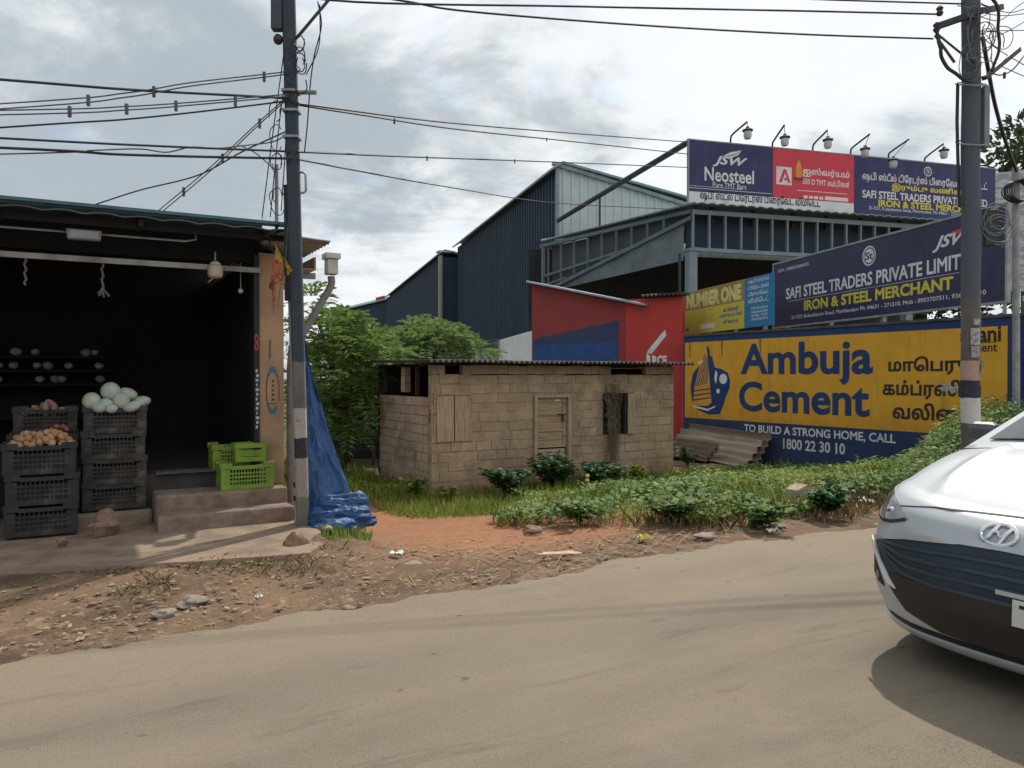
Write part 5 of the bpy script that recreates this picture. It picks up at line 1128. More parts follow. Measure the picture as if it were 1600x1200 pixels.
# left side truss and the grey curtain hanging under it
q0, q1 = Vector((0, 0, 0)), Vector((l2[0], l2[1], 0))
def sl(u, z): p = q0 + (q1 - q0) * u; return (p.x, p.y, z)
mb = MB().bar(sl(0, 6.55), sl(.98, 4.75), .12).bar(sl(.0, 6.75), sl(1, 6.5), .12).bar(sl(.30, 5.95), sl(.98, 5.35), .09)
for i in range(1, 10): u = .06 + .098 * i; mb.bar(sl(u, 6.55 - 1.83 * u + .02), sl(u, 6.72 - .25 * u), .06)
mb.bar(sl(.98, 4.7), sl(.98, 6.5), .12).bar(sl(.80, 5.2), sl(.98, 5.0), .07); mb.part('side_truss', mat('side_truss_steel', (.125, .165, .195), .6, (.10, .13, .155), 2), cn)
def curt(u, v):
    zt = 6.48 - 1.83 * u; zb = min(zt - .04, 5.26 - .5 * u); x, y, z = sl(.03 + .93 * u, zt * (1 - v) + zb * v)
    return (x, y + .12 + .05 * math.sin(u * 17 + v * 2), z)
MB().slab(lambda u, v: Vector(sl(.02 + .90 * u, (6.70 - .24 * u) * (1 - v) + (6.40 - 1.83 * u) * v)) + Vector((.12, .22, 0)), 20, 4, (0, .02, 0)).part('side_sheeting', mat('grey_sheeting', (.075, .09, .105), .8, (.055, .068, .08), 1.5), cn)
MB().slab(curt, 40, 8, (0, .01, 0)).part('curtain', mat('grey_curtain', (.16, .185, .20), .8, (.12, .14, .155), 2), cn, smooth=True)
MB().box(-2.5, 18, 9.0, 9.1, -.6, 6.9).part('back_wall', mat('shade_wall', (.04, .048, .055), .9), cn)  # added dark wall; its colour stands for the deep shade under the canopy
# ---- white hoardings and a far block at the right edge
WH = span(tuple(at(1553, 400, 22.0))[:2], tuple(at(1680, 400, 21.0))[:2])
wh = thing('white_hoarding', 'pale striped hoarding behind the timber pole at the right edge', 'hoarding', (0, 0, -.4), WH)
MB().box(0, WH.len, -.03, .03, 4.0, 7.4).part('panel', mat('pale_stripes', (.52, .55, .56), .6, (.30, .33, .36), 1.5, stretch=(1, 1, 4), lo=.48, hi=.52), wh)
MB().box(.2, .3, .031, .13, -.4, 7.3).box(WH.len - .4, WH.len - .3, .031, .13, -.4, 7.3).part('post', M_frame, wh)
# ---------------------------------------------------------------- silver white hatchback
CF = Frame(2.35, 3.68, .486, -.874)
S_ = 1.07
M_paint = mat('silver_white_paint', (.46, .495, .52), .40, (.43, .465, .49), 1.5, metal=.08, spec=.5, coat=.35)
M_grille = mat('grille_plastic', (.020, .034, .055), .5, (.032, .05, .075), 3)
M_trimb = mat('black_trim', (.014, .015, .017), .5)
M_chrome = mat('satin_chrome', (.72, .73, .74), .22, (.66, .67, .68), 3, metal=.95)
M_glass = mat('tinted_glass', (.03, .04, .045), .06, (.035, .045, .05), 1, spec=.8)
M_lens = mat('lamp_lens', (.09, .105, .12), .08, (.20, .23, .25), 6, spec=.8, coat=1)
M_seam = mat('panel_gap', (.01, .01, .02), .7)
M_tyre = mat('tyre_rubber', (.018, .018, .018), .85, (.03, .028, .026), 6)
M_alloy = mat('alloy_rim', (.42, .43, .44), .35, metal=.7)
car = thing('parked_car', 'silver white hatchback coming along the road, cut off by the right edge', 'car', (0, 0, 0), CF)
car.scale = (S_, S_, S_)
HW = .875; NE = 2.9; DD = .58
def prof(v): return float(np.interp(v, [0, .06, .14, .35, .62, .78, .90, .97, 1], [.17, .085, .05, .0, .008, .03, .07, .125, .20]))
def wid(v): return float(np.interp(v, [0, .1, .3, .6, .85, 1], [.79, .83, .872, .875, .845, .80]))
Z0 = .135
def ztop(a): return .845 + .085 * a * a
def fas(a, v, off=0.0):                    # the nose: a across (-1..1), v from the lip up to the bonnet edge
    a_ = max(-1, min(1, a)); w = wid(v); q = abs(a_) ** NE
    y = prof(v) + DD * (1 - (1 - q) ** (1 / NE)) - off
    return Vector((a_ * w, y, Z0 + v * (ztop(a_) - Z0)))
def fx(x, z, off=0.0):                     # a point of the nose from its side-to-side and height position
    a = x / .86
    for _ in range(4):
        v = max(0, min(1, (z - Z0) / (ztop(a) - Z0))); a = max(-1, min(1, x / wid(v)))
    p = fas(a, v); e = 1e-3
    n = (fas(a + e if a < .99 else a - e, v) - p).cross(fas(a, min(1, v + e)) - p if v < .999 else p - fas(a, v - e)); n.normalize()
    if n.y > 0: n = -n
    return p + n * off
def samp(t):                                # denser towards the corners
    th = (t - .5) * math.pi; s = math.sin(th); return math.copysign(abs(s) ** (1.0 if abs(s) < 1e-9 else .8), s)
RY = 1.02                                   # cowl
def zh(a): return 1.115 - .05 * abs(a) ** 2.2
def hood(a, t):
    p = fas(a, 1.0); E_ = Vector((a * .775, RY + .12 * abs(a) ** 2, zh(a)))
    x = p.x + (E_.x - p.x) * t; y = p.y + (E_.y - p.y) * t
    z = p.z + (E_.z - p.z) * (1 - (1 - t) ** 1.75)
    cr = abs(abs(a) - .60 - .04 * t); z += .020 * math.exp(-(cr / .045) ** 2) * min(1, t * 5) - .010 * max(0, 1 - abs(a) / .6) * math.sin(math.pi * t) * 0
    return Vector((x, y, z + .012 * math.sin(math.pi * min(1, t)) * (1 - a * a)))
bm_ = MB()
bm_.grid(lambda u, v: fas(samp(u), v), 72, 40)
bm_.grid(lambda u, v: hood(samp(u), v), 72, 26)
def wz(z): return float(np.interp(z, [.13, .25, .45, .72, .93, 1.1], [.78, .845, .875, .87, .80, .78]))
LEN = 3.55
def belt(y): return float(np.interp(y, [.5, 1.2, 2.2, 3.2, 3.6], [.93, 1.065, 1.10, 1.12, 1.10]))
def side(sg):
    def f(u, v):
        y = fas(1, v).y * (1 - u) + LEN * u if False else None
        e0 = fas(1, v); y = e0.y + (LEN - e0.y) * u
        zt_ = ztop(1) if u == 0 else None
        top = hood(1, min(1, max(0, (y - fas(1, 1).y) / (RY + .12 - fas(1, 1).y)))).z if y < RY + .12 else belt(y)
        bot = Z0 + .03 * min(1, u * 8)
        for wy in (.78, 3.02):                # wheel arches
            d = abs(y - wy)
            if d < .33: bot = max(bot, .27 + math.sqrt(max(0, .33 ** 2 - d * d)) * 1.02)
        z = bot + (top - bot) * v
        x = wz(z) * (1 - u * 0) if u > 0 else e0.x
        if y < 1.3: x = x + (e0.x - x) * max(0, 1 - (y - e0.y) / .3) if u > 0 else x
        if y < RY + .13 and v > .999: x = abs(hood(1, min(1, max(0, (y - fas(1, 1).y) / (RY + .12 - fas(1, 1).y)))).x)
        tail = max(0, (y - 3.2) / .4); x -= .10 * tail ** 2
        return Vector((sg * x, y, z))
    return f
bm_.grid(side(-1), 110, 26).grid(side(1), 110, 26)
def tail(u, v):
    a = side(1)(1, v); return Vector((a.x * (1 - 2 * u), a.y + .12 * (1 - (2 * u - 1) ** 4), a.z))
bm_.grid(tail, 16, 26)
body = bm_.part('body', M_paint, car, smooth=55)
# cabin: pillars and roof as one shell, glass set proud of it
def ring(t):                                # outline points from cowl over the roof to the tail: (y, z, half width)
    return [float(np.interp(t, [0, .30, .36, .45, .65, .80, .86, 1], r)) for r in ([.90, 1.66, 1.88, 2.2, 2.9, 3.30, 3.38, 3.62], [1.10, 1.455, 1.50, 1.53, 1.52, 1.47, 1.42, 1.10], [.76, .60, .585, .58, .57, .555, .56, .72])]
def cab(u, v):
    y, z, w = ring(v); s = 2 * u - 1; e = 1 - (1 - abs(s) ** 3.2)
    return Vector((w * s, y + .10 * abs(s) ** 2.5 * (1 if v < .35 else 0), z - .035 * e))
cb = MB().grid(cab, 20, 60)
for sg in (-1, 1):
    def cs(u, v, sg=sg):
        a = cab(0 if sg < 0 else 1, v * .98); b = Vector((sg * .775, max(1.0, min(a.y + .05 * (1 - abs(2 * v - 1)), 3.6)), belt(a.y) - .02)); return a + (b - a) * u
    cb.grid(cs, 8, 60)
cb.part('cabin', M_paint, car, smooth=50)
MB().slab(lambda u, v: cab(.07 + .86 * u, .035 + .265 * v) + Vector((0, -.006, .008)), 14, 10, (0, -.003, .003)).part('windscreen', M_glass, car, smooth=True)
MB().slab(lambda u, v: cab(.1 + .8 * u, .87 + .09 * v) + Vector((0, .006, .006)), 10, 6, (0, .003, .003)).part('rear_window', M_glass, car, smooth=True)
for sg in (-1, 1):
    def sw(u, v, sg=sg):
        t = .20 + .58 * u; a = cab(0 if sg < 0 else 1, t); b = Vector((sg * .775, a.y, belt(a.y) - .02)); p = a + (b - a) * (.10 + .84 * v)
        return p + Vector((sg * .008, 0, 0))
    MB().slab(sw, 16, 6, (sg * .003, 0, 0)).part('side_window', M_glass, car, smooth=True)
MB().slab(lambda u, v: Vector(((2 * u - 1) * .70, RY - .03 + .09 * v + .10 * abs(2 * u - 1) ** 2, zh(2 * u - 1) + .006 + .012 * v)), 20, 2, (0, 0, .006)).part('cowl', M_trimb, car)
for sg in (-1, 1):
    mr = MB().box(sg * .93 - .10, sg * .93 + .10, 1.47, 1.57, 1.075, 1.20).part('mirror', mat('mirror_shell', (.09, .10, .115), .35, spec=.6), car, bev=.045)
    MB().bar((sg * .76, 1.53, 1.06), (sg * .90, 1.52, 1.09), .06).part('arm', M_trimb, mr)
    w = MB()
    for wy in (.78, 3.02): pass
for wy in (.78, 3.02):
    for sg in (-1, 1):
        prf = [(.16, -.09), (.27, -.095), (.295, -.06), (.298, .06), (.27, .095), (.16, .09)]; n = 36
        tb = MB(); vs = []
        for r, x in prf:
            for j in range(n): tb.v.append((sg * .76 + x, wy + r * math.cos(j * 2 * math.pi / n), .298 + r * math.sin(j * 2 * math.pi / n)))
        for i in range(len(prf)):
            for j in range(n): tb.f.append((i * n + j, i * n + (j + 1) % n, ((i + 1) % 6) * n + (j + 1) % n, ((i + 1) % 6) * n + j))
        wh_ = tb.part('wheel', M_tyre, car, smooth=True)
        rm = MB()
        for j in range(5):
            a = j * 1.2566; rm.bar((sg * .83, wy, .298), (sg * .835, wy + .19 * math.cos(a), .298 + .19 * math.sin(a)), .035, .06)
        rm.tube([(sg * .80, wy, .298), (sg * .845, wy, .298)], .05, 14); rm.tube([(sg * .815, wy + .185 * math.cos(t), .298 + .185 * math.sin(t)) for t in np.linspace(0, 2 * math.pi, 37)], .018, 6)
        rm.part('rim', M_alloy, wh_, smooth=True)
        MB().tube([(sg * .70, wy, .298), (sg * .80, wy, .298)], .185, 24).part('brake_shade', M_trimb, wh_)
MB().box(-.76, .76, .35, 3.4, .17, .45).part('underbody', M_trimb, car)
# nose details, each laid a little proud of the nose surface
def patch(x0, x1, lo, hi, off, nx=40, nz=8, th=.006):
    def f(u, v):
        x = x0 + (x1 - x0) * u; z = lo(x) + (hi(x) - lo(x)) * v; return fx(x, z, off)
    def g(u, v):
        x = x0 + (x1 - x0) * u; z = lo(x) + (hi(x) - lo(x)) * v; return fx(x, z, off - th)
    mb = MB(); mb.grid(f, nx, nz); mb.grid(g, nx, nz, True); N = (nx + 1) * (nz + 1); I = lambda i, j: i * (nz + 1) + j
    for i in range(nx):
        for j in (0, nz): mb.f.append((I(i, j), I(i + 1, j), I(i + 1, j) + N, I(i, j) + N))
    for j in range(nz):
        for i in (0, nx): mb.f.append((I(i, j), I(i, j + 1), I(i, j + 1) + N, I(i, j) + N))
    return mb
ip = lambda xs, zs: (lambda x: float(np.interp(abs(x), xs, zs)))
g_hi = ip([0, .2, .5, .66, .745], [.705, .70, .668, .635, .612]); g_lo = ip([0, .3, .50, .60, .70, .745], [.235, .245, .30, .42, .555, .600])
patch(-.745, .745, g_lo, g_hi, .004, 72, 20).part('grille', M_grille, car, smooth=True)
mb = MB()
for k_ in range(4):
    f = .50 + .12 * k_; mb2 = patch(-.70, .70, lambda x: g_lo(x) + (g_hi(x) - g_lo(x)) * f, lambda x: min(g_hi(x), g_lo(x) + (g_hi(x) - g_lo(x)) * f + .016), .012, 60, 1, .009); mb.add(mb2.v, mb2.f)
patch(-.60, .60, lambda x: g_lo(x) + .004, lambda x: max(g_lo(x) + .006, min(g_hi(x) - .05, .475)), .010, 60, 10, .008).part('lower_intake', mat('intake_brown_black', (.040, .031, .025), .6, (.020, .016, .014), 1.5), car, smooth=True)
mb.part('grille_bars', mat('grille_bar', (.05, .068, .09), .4, (.035, .045, .06), 3), car, smooth=True)
mb = patch(-.755, .755, lambda x: g_hi(x) - .004, lambda x: g_hi(x) + .020, .013, 72, 2, .012); mb.part('grille_trim', mat('grey_trim', (.50, .52, .54), .35, metal=.2), car, smooth=True)
for sg in (-1, 1):                          # slanting daytime lamp strips beside the grille
    def dl(u, v, sg=sg): x = .742 - .205 * u + (.040 + .022 * u) * v; return fx(sg * x, .60 - .195 * u + .016 * v, .020)
    d2 = MB().slab(dl, 14, 3, (0, .015, 0)).part('daytime_lamp', mat('white_lamp_strip', (.72, .74, .75), .25), car, smooth=True)
    f_lo = ip([.64, .70, .80, .838], [.385, .395, .44, .50]); f_hi = ip([.64, .70, .80, .838], [.40, .465, .565, .60])
    mb = patch(sg * .645, sg * .838, f_lo, f_hi, .003, 20, 8); fg = mb.part('fog_recess', M_trimb, car, smooth=True)
    MB().blob(fx(sg * .70, .43, -.006), (.028, .010, .026), 14, 8).part('fog_lamp', M_lens, fg, smooth=True)
    h_hi = ip([.515, .62, .72, .80, .855], [.765, .825, .865, .885, .885]); h_lo = ip([.515, .62, .70, .78, .855], [.757, .728, .720, .735, .80])
    mb = patch(sg * .515, sg * .855, h_lo, h_hi, .004, 30, 10); hl = mb.part('headlight', M_lens, car, smooth=True)
    MB().blob(fx(sg * .65, .775, .0), (.032, .010, .026), 16, 8).part('reflector', M_chrome, hl, smooth=True)
    patch(sg * .53, sg * .82, lambda x: h_lo(x) - .004, lambda x: h_lo(x) + .010, .008, 24, 1, .006).part('lamp_trim', M_trimb, hl, smooth=True)
patch(-.62, .62, ip([0, .4, .62], [.8395, .834, .808]), ip([0, .4, .62], [.8445, .839, .813]), .002, 60, 1, .003).part('bonnet_gap', M_seam, car)
patch(-.80, .80, ip([0, .5, .8], [.150, .150, .165]), ip([0, .5, .8], [.205, .205, .24]), .014, 60, 3, .012).part('bumper_lip', M_paint, car, smooth=True)
patch(-.66, .66, ip([0, .5, .66], [.208, .208, .225]), ip([0, .5, .66], [.236, .236, .245]), .004, 50, 2, .004).part('bumper_slot', M_trimb, car, smooth=True)
# emblem: slanted letter inside an oval
ec = (-.045, .765)
def ering(u, v):
    t = u * 2 * math.pi; a = v * 2 * math.pi; r = .009
    return fx(ec[0] + (.078 + r * math.cos(a)) * math.cos(t), ec[1] + (.043 + r * math.cos(a)) * math.sin(t), .008 + r * .8 * math.sin(a))
eb = MB().grid(ering, 48, 8)
def stroke(pts, w):
    P = [fx(ec[0] + x, ec[1] + z, .012) for x, z in pts]; eb.tube(crom(P, 6), w, 6)
stroke([(.052, .031), (.034, .005), (.012, -.039)], .0085); stroke([(-.012, .039), (-.034, -.005), (-.052, -.031)], .0085); stroke([(-.038, -.004), (-.01, .010), (.012, -.008), (.036, .006)], .0075)
eb.part('emblem', M_chrome, car, smooth=True)
# number plate
MB().slab(lambda u, v: fx(.06 + .40 * u, .395 + .115 * v, .022), 10, 2, (0, -.006, 0)).part('number_plate', mat('plate_white', (.66, .66, .64), .5, (.58, .57, .54), 6), car)
mb = MB()
for x0, x1, z0_, z1_ in ((.09, .14, .478, .492), (.123, .137, .418, .479)): mb.slab(lambda u, v: fx(x0 + (x1 - x0) * u, z0_ + (z1_ - z0_) * v, .026), 3, 2, (0, -.0055, 0))
mb.part('plate_lettering', M_blackp, car)
patch(-.02, .50, lambda x: .515, lambda x: .535, .016, 24, 1, .012).part('plate_trim', M_paint, car, smooth=True)
for sg in (-1, 1): pass
# ---------------------------------------------------------------- plants
def leafmat(name, a, b, c, tr=.25):
    m = bpy.data.materials.new(name); m.use_nodes = True; k = NT(m.node_tree); p = m.node_tree.nodes['Principled BSDF']
    ri = k.n('ShaderNodeNewGeometry').outputs['Random Per Island']; v = k.n('ShaderNodeTexCoord').outputs['Object']
    cr = k.n('ShaderNodeValToRGB', {0: ri}); e = cr.color_ramp; e.elements[0].color = a + (1,); e.elements[1].color = c + (1,); x = e.elements.new(.55); x.color = b + (1,)
    col = k.mix(k.ramp(k.noise(v, 1.2, 4), .35, .65, 0, .45), cr.outputs[0], tuple(q * .6 for q in b))
    m.node_tree.links.new(col, p.inputs['Base Color']); p.inputs['Roughness'].default_value = .55; p.inputs['Specular IOR Level'].default_value = .12
    t = k.n('ShaderNodeBsdfTranslucent', {0: col}); o = m.node_tree.nodes['Material Output']; s = k.n('ShaderNodeMixShader', {0: tr, 1: p.outputs[0], 2: t.outputs[0]}); m.node_tree.links.new(s.outputs[0], o.inputs[0]); return m
G_tree = leafmat('feathery_leaf', (0.120, 0.205, 0.054), (0.193, 0.301, 0.084), (0.301, 0.409, 0.132), .35)
G_tree2 = leafmat('flat_crown_leaf', (0.138, 0.224, 0.075), (0.212, 0.311, 0.113), (0.311, 0.411, 0.163), .35)
G_bush = leafmat('bush_leaf', (0.060, 0.120, 0.034), (0.108, 0.193, 0.054), (0.169, 0.253, 0.072), .3)
G_far = leafmat('far_leaf', (.045, .075, .04), (.07, .105, .055), (.10, .14, .07), .25)
G_weed = leafmat('weed_leaf', (0.115, 0.207, 0.040), (0.218, 0.322, 0.069), (0.380, 0.425, 0.115), .35)
G_dark = leafmat('dark_weed_leaf', (0.047, 0.115, 0.047), (0.074, 0.162, 0.061), (0.121, 0.216, 0.081), .25)
G_vine = leafmat('vine_leaf', (.07, .15, .04), (.13, .22, .06), (.22, .29, .09), .3)
G_grass = leafmat('grass_blade', (0.165, 0.264, 0.044), (0.264, 0.374, 0.072), (0.440, 0.462, 0.143), .35)
G_dry = leafmat('dry_grass', (.28, .21, .11), (.36, .28, .15), (.20, .22, .08), .2)
M_bark = mat('bark', (.14, .105, .075), .95, (.07, .055, .04), 6, bump=.5, stretch=(1, 1, .3))
def unit(v): return v / np.maximum(np.linalg.norm(v, axis=1, keepdims=True), 1e-9)
def leaf_quads(P, D, Nn, L, Wd, fold=.18):      # base point, direction, normal, length, width
    D = unit(D); X = unit(np.cross(D, Nn)); Nn = np.cross(X, D); L = L[:, None]; Wd = Wd[:, None]
    return np.stack([P, P + D * L * .45 + X * Wd * .5 + Nn * Wd * fold, P + D * L - Nn * L * .08, P + D * L * .45 - X * Wd * .5 + Nn * Wd * fold], 1).reshape(-1, 3)
def fronds(P, D, L, pairs=7, lw=.30, ll=.36, droop=.5):
    n = len(P); D = unit(D); X = unit(np.cross(D, np.array([0, 0, 1.0]) + rng.normal(0, .15, (n, 3)))); U = np.cross(X, D); out = []
    for i in range(pairs):
        t = (i + .7) / pairs; C = P + D * (L * t)[:, None] - np.array([0, 0, 1.0]) * (L * droop * t * t)[:, None]
        l = L * ll * (1 - .45 * abs(t - .45))
        for s in (-1, 1):
            d = X * s + D * .45 - U * .12 + rng.normal(0, .10, (n, 3)); out.append(leaf_quads(C, d, U + rng.normal(0, .2, (n, 3)), l, l * lw))
    return np.concatenate(out)
def crown(clumps, per, L, kind='frond', shell=.62, up=.25, pairs=7):
    P = []; D = []; Ls = []
    for c, r in clumps:
        n = int(per * r[0] * r[1] * 2 + 8); d = unit(rng.normal(0, 1, (n, 3))); d[:, 2] = np.abs(d[:, 2]) * np.where(rng.random(n) < .78, 1, -1); q = (shell + (1 - shell) * rng.random(n)) ** 1
        q *= 1 + .18 * np.array([mnoise.noise(Vector(tuple(x * 2.3 + np.array(c)))) for x in d])
        P.append(np.array(c) + d * np.array(r) * q[:, None]); D.append(d + np.array([0, 0, up]) + rng.normal(0, .35, (n, 3))); Ls.append(rng.uniform(.65, 1.2, n) * L)
    P = np.concatenate(P); D = np.concatenate(D); Ls = np.concatenate(Ls)
    if kind == 'frond': return fronds(P, D, Ls, pairs)
    return leaf_quads(P, D, unit(rng.normal(0, .6, P.shape) + np.array([0, 0, 1])), Ls, Ls * .5)
def tree(name, lab, base, clumps, m, per, L, kind='frond', group=None, trunk=.10, cat='tree', pairs=7):
    """base and clumps in world metres; a trunk with a limb to every clump"""
    o = thing(name, lab, cat, base, WORLD, group)
    V = crown(clumps, per, L, kind, pairs=pairs) - np.array(base); k_ = link('crown', polymesh('crown', V, 4, m), o)
    mb = MB(); b = Vector(base); mean = Vector(np.mean([c for c, r in clumps], 0)); fork = b + (mean - b) * .45
    mb.tube(crom([b, b + (fork - b) * .5 + Vector((.06, 0, 0)), fork], 5), [trunk - .35 * trunk * i / 10 for i in range(11)], 8)
    for c, r in clumps:
        c = Vector(c); mid = (fork + c) / 2 + Vector((0, 0, .12 * (c - fork).length)); mb.tube(crom([fork, mid, c], 4), [trunk * .5 * (1 - i / 10) + .012 for i in range(9)], 5)
    mb.part('trunk', M_bark, o, smooth=True); return o
def pxc(x, y, Z, rx, ry, rd=None):                # clump given by the photo place of its centre and its radii in metres
    p = at(x, y, Z); return ((p.x, p.y, p.z), (rx, rd or rx, ry))
tree('feathery_tree', 'feathery green tree growing beside the shop behind the gutter', tuple(at(535, 740, 17.0))[:2] + (-.5,),
     [pxc(498, 520, 16, .5, .40), pxc(520, 560, 16.4, .6, .45), pxc(560, 545, 17, .7, .40), pxc(505, 600, 16, .55, .5), pxc(555, 600, 16.5, .6, .45), pxc(535, 510, 17, .5, .26), pxc(490, 640, 15.6, .4, .5), pxc(540, 645, 16.6, .55, .42), pxc(575, 640, 17.0, .4, .45), pxc(600, 560, 18, .5, .32), pxc(488, 478, 16.4, .30, .28), pxc(520, 690, 16.4, .35, .3)], G_tree, 125, .50)
tree('spreading_tree', 'light green tree with flat spreading crown behind the block hut', tuple(at(655, 690, 21))[:2] + (-.5,),
     [pxc(640, 545, 20.5, .95, .36), pxc(690, 540, 21, .85, .38), pxc(735, 553, 21, .55, .25), pxc(610, 560, 20, .7, .4), pxc(665, 520, 21.3, .55, .22), pxc(700, 517, 21.5, .38, .18), pxc(590, 540, 20.5, .6, .30), pxc(625, 590, 20, .8, .35), pxc(570, 585, 20, .6, .4)], G_tree2, 105, .52)
tree('leafy_bush', 'dark bush in the gap between the hut side and the tarpaulin', tuple(at(545, 715, 18.5))[:2] + (-.5,), [pxc(505, 680, 18, .4, .45), pxc(540, 690, 18.6, .45, .4), pxc(530, 650, 19, .5, .5)], G_bush, 230, .20, 'leaf', trunk=.05, cat='bush')
tree('leafy_bush', 'round green bush just left of the hut rear corner', tuple(at(582, 700, 18.2))[:2] + (-.5,), [pxc(578, 600, 18, .35, .4), pxc(570, 660, 18.5, .3, .3)], G_tree, 150, .32, trunk=.04, cat='bush')
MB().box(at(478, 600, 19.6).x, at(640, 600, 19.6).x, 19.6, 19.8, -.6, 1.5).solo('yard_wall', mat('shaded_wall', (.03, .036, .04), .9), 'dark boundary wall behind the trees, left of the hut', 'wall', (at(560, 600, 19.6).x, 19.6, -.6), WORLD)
tree('broadleaf_tree', 'dark broadleaf tree standing behind the billboard at the right edge', tuple(at(1600, 600, 44))[:2] + (-.5,),
     [pxc(1575, 232, 44, 1.3, .9), pxc(1596, 205, 44, 1.1, .9), pxc(1562, 258, 43, .9, .5), pxc(1610, 250, 44, 1.3, 1.0), pxc(1590, 280, 44, 1.4, .7), pxc(1640, 220, 45, 2, 1.6)], G_far, 38, .55, 'leaf', trunk=.22)
tree('broadleaf_tree', 'low dark tree glimpsed between the yellow wall and the navy signboard', tuple(at(1475, 600, 27))[:2] + (-.5,), [pxc(1470, 487, 27, .8, .55), pxc(1500, 478, 28, 1.0, .8), pxc(1540, 480, 28, 1.2, .8), pxc(1455, 500, 27, .5, .4)], G_far, 90, .35, 'leaf', trunk=.1)
tree('palm_tree', 'palm top showing over the canopy roof below the billboard', tuple(at(1318, 500, 40))[:2] + (-.5,), [pxc(1318, 332, 40, .9, .5)], G_far, 40, 1.1, trunk=.14)

# --- weeds on the bank between road and hut
def bank(s, n):                                   # where the weeds grow
    f = np.where(s < 5.6, 8.1 - (s - 4.2) * 1.55, 5.92)
    f = f + .14 * np.sin(s * 2.3) + .09 * np.sin(s * 5.1)
    return (s > 4.25 + .25 * np.sin(n * 2) + .62 * np.maximum(n - 7.8, 0)) & (n > f)
def hut_clear(s, n): return ~((s > 5.3) & (s < 11.2) & (n > 12.55) & (n < 15.8))
def scatter(n, s0, s1, n0, n1, fn): 
    s = rng.uniform(s0, s1, n * 4); q = rng.uniform(n0, n1, n * 4); k_ = fn(s, q) & hut_clear(s, q); s, q = s[k_][:n], q[k_][:n]; return s, q
def clumpy(s, n, f, sd): return np.array([mnoise.noise(Vector((a * f, b * f, sd))) for a, b in zip(s, n)])
def put(name, V, m, lab=None, cat=None, kk=4):
    o = link(name, polymesh(name, V, kk, m)); o.rotation_euler = (0, 0, ROAD.rot); return tag(o, lab, cat, kind='stuff')
def grass(name, s, n, h0, h1, m, w=.006, lean=.45):
    N_ = len(s); P = np.stack([s, n, ground_h(s, n) - .01], 1); t = rng.uniform(0, 6.28, N_); h = rng.uniform(h0, h1, N_); d = np.stack([np.cos(t), np.sin(t), 0 * t], 1); x = np.stack([-np.sin(t), np.cos(t), 0 * t], 1)
    w = (w * rng.uniform(.7, 1.4, N_))[:, None]; l = (rng.uniform(.1, 1, N_) * lean * h)[:, None]; H = h[:, None] * np.array([0, 0, 1.0])
    V = np.stack([P - x * w, P + x * w, P + x * w * .7 + d * l * .35 + H * .6, P + d * l + H, P - x * w * .7 + d * l * .35 + H * .6], 1).reshape(-1, 3)
    put(name, V, m, kk=5)
def strip_ok(s, n): return (n > 10.0 + .25 * np.sin(s * 2)) & (s > 3.9) & (s < 6.8)
s, n = scatter(12000, 3.9, 12, 9.2, 12.7, lambda s, n: (n > 9.5 + .22 * np.sin(s * 2.3) + .9 * np.maximum(4.6 - s, 0)) & (s > 4.0)); grass('grass', s, n, .05, .20, G_grass)
s, n = scatter(5000, 2.4, 5.6, 12.2, 19, lambda s, n: (s < 5.3)); grass('grass', s, n, .06, .25, G_grass)
s, n = scatter(16000, 4.2, 17, 5.7, 12.2, bank); hgt = clumpy(s, n, .9, 3); k_ = hgt > -.15; grass('grass', s[k_], n[k_], .08, .33, G_grass)
s, n = scatter(2600, 4.0, 14, 5.5, 6.6, lambda s, n: bank(s, n + .25)); grass('dry_grass', s, n, .05, .20, G_dry, .005, 1.1)
s, n = scatter(500, -.2, 2.1, 6.2, 7.0, lambda s, n: clumpy(s, n, 1.6, 8) > .0); grass('dry_grass', s, n, .02, .09, G_dry, .004, 1.4)
s, n = scatter(260, 2.05, 2.5, 7.35, 7.75, lambda s, n: s > 0); grass('grass', s, n, .04, .16, G_grass)
def wh_(s, n):                                     # how tall the weeds stand: low over the bank, a tall patch around the timber pole
    q = s - 1.48 * (n - 6.3) - 10.15
    h = .20 + .08 * np.sin(s * 1.7 + n) - .08 * sstep(8.5, 10.5, n) + .88 * sstep(-1.3, 1.5, q) * (1 - sstep(9.0, 11.0, n))
    return np.maximum(h + .13 * clumpy(s, n, 1.5, 6), .06)
def weeds(name, cnt, m, size, fn, s0=4.2, s1=17, n0=5.7, n1=12.4, asp=.55, hs=1.0, lo=.1):
    s, n = scatter(cnt, s0, s1, n0, n1, fn); h = wh_(s, n) * hs; q = lo + (1 - lo) * rng.random(len(s)) ** .7; P = np.stack([s, n, ground_h(s, n) + h * q], 1)
    t = rng.uniform(0, 6.28, len(s)); D = np.stack([np.cos(t), np.sin(t) - .2, rng.uniform(-.35, .55, len(s))], 1); L = size * rng.uniform(.5, 1.35, len(s))
    put(name, leaf_quads(P, D, np.stack([.3 * rng.normal(size=len(s)), .3 * rng.normal(size=len(s)) - .3, np.ones(len(s))], 1), L, L * asp), m)
weeds('ground_cover', 38000, G_weed, .062, lambda s, n: bank(s, n) & (clumpy(s, n, .8, 2) > -.28), asp=.42)
weeds('ground_cover', 15000, G_vine, .088, lambda s, n: bank(s, n) & (clumpy(s, n, .7, 12) > .02), asp=.85, hs=1.05, lo=.4)
weeds('ground_cover', 9000, G_dark, .075, lambda s, n: bank(s, n) & (clumpy(s, n, .6, 22) > .10), asp=.8, hs=.9)
weeds('ground_cover', 14000, G_bush, .070, lambda s, n: (n > 6.1) & (s - 1.48 * (n - 6.3) > 9.0), 8.0, 15.5, 6.1, 10.5, .45, 1.05)
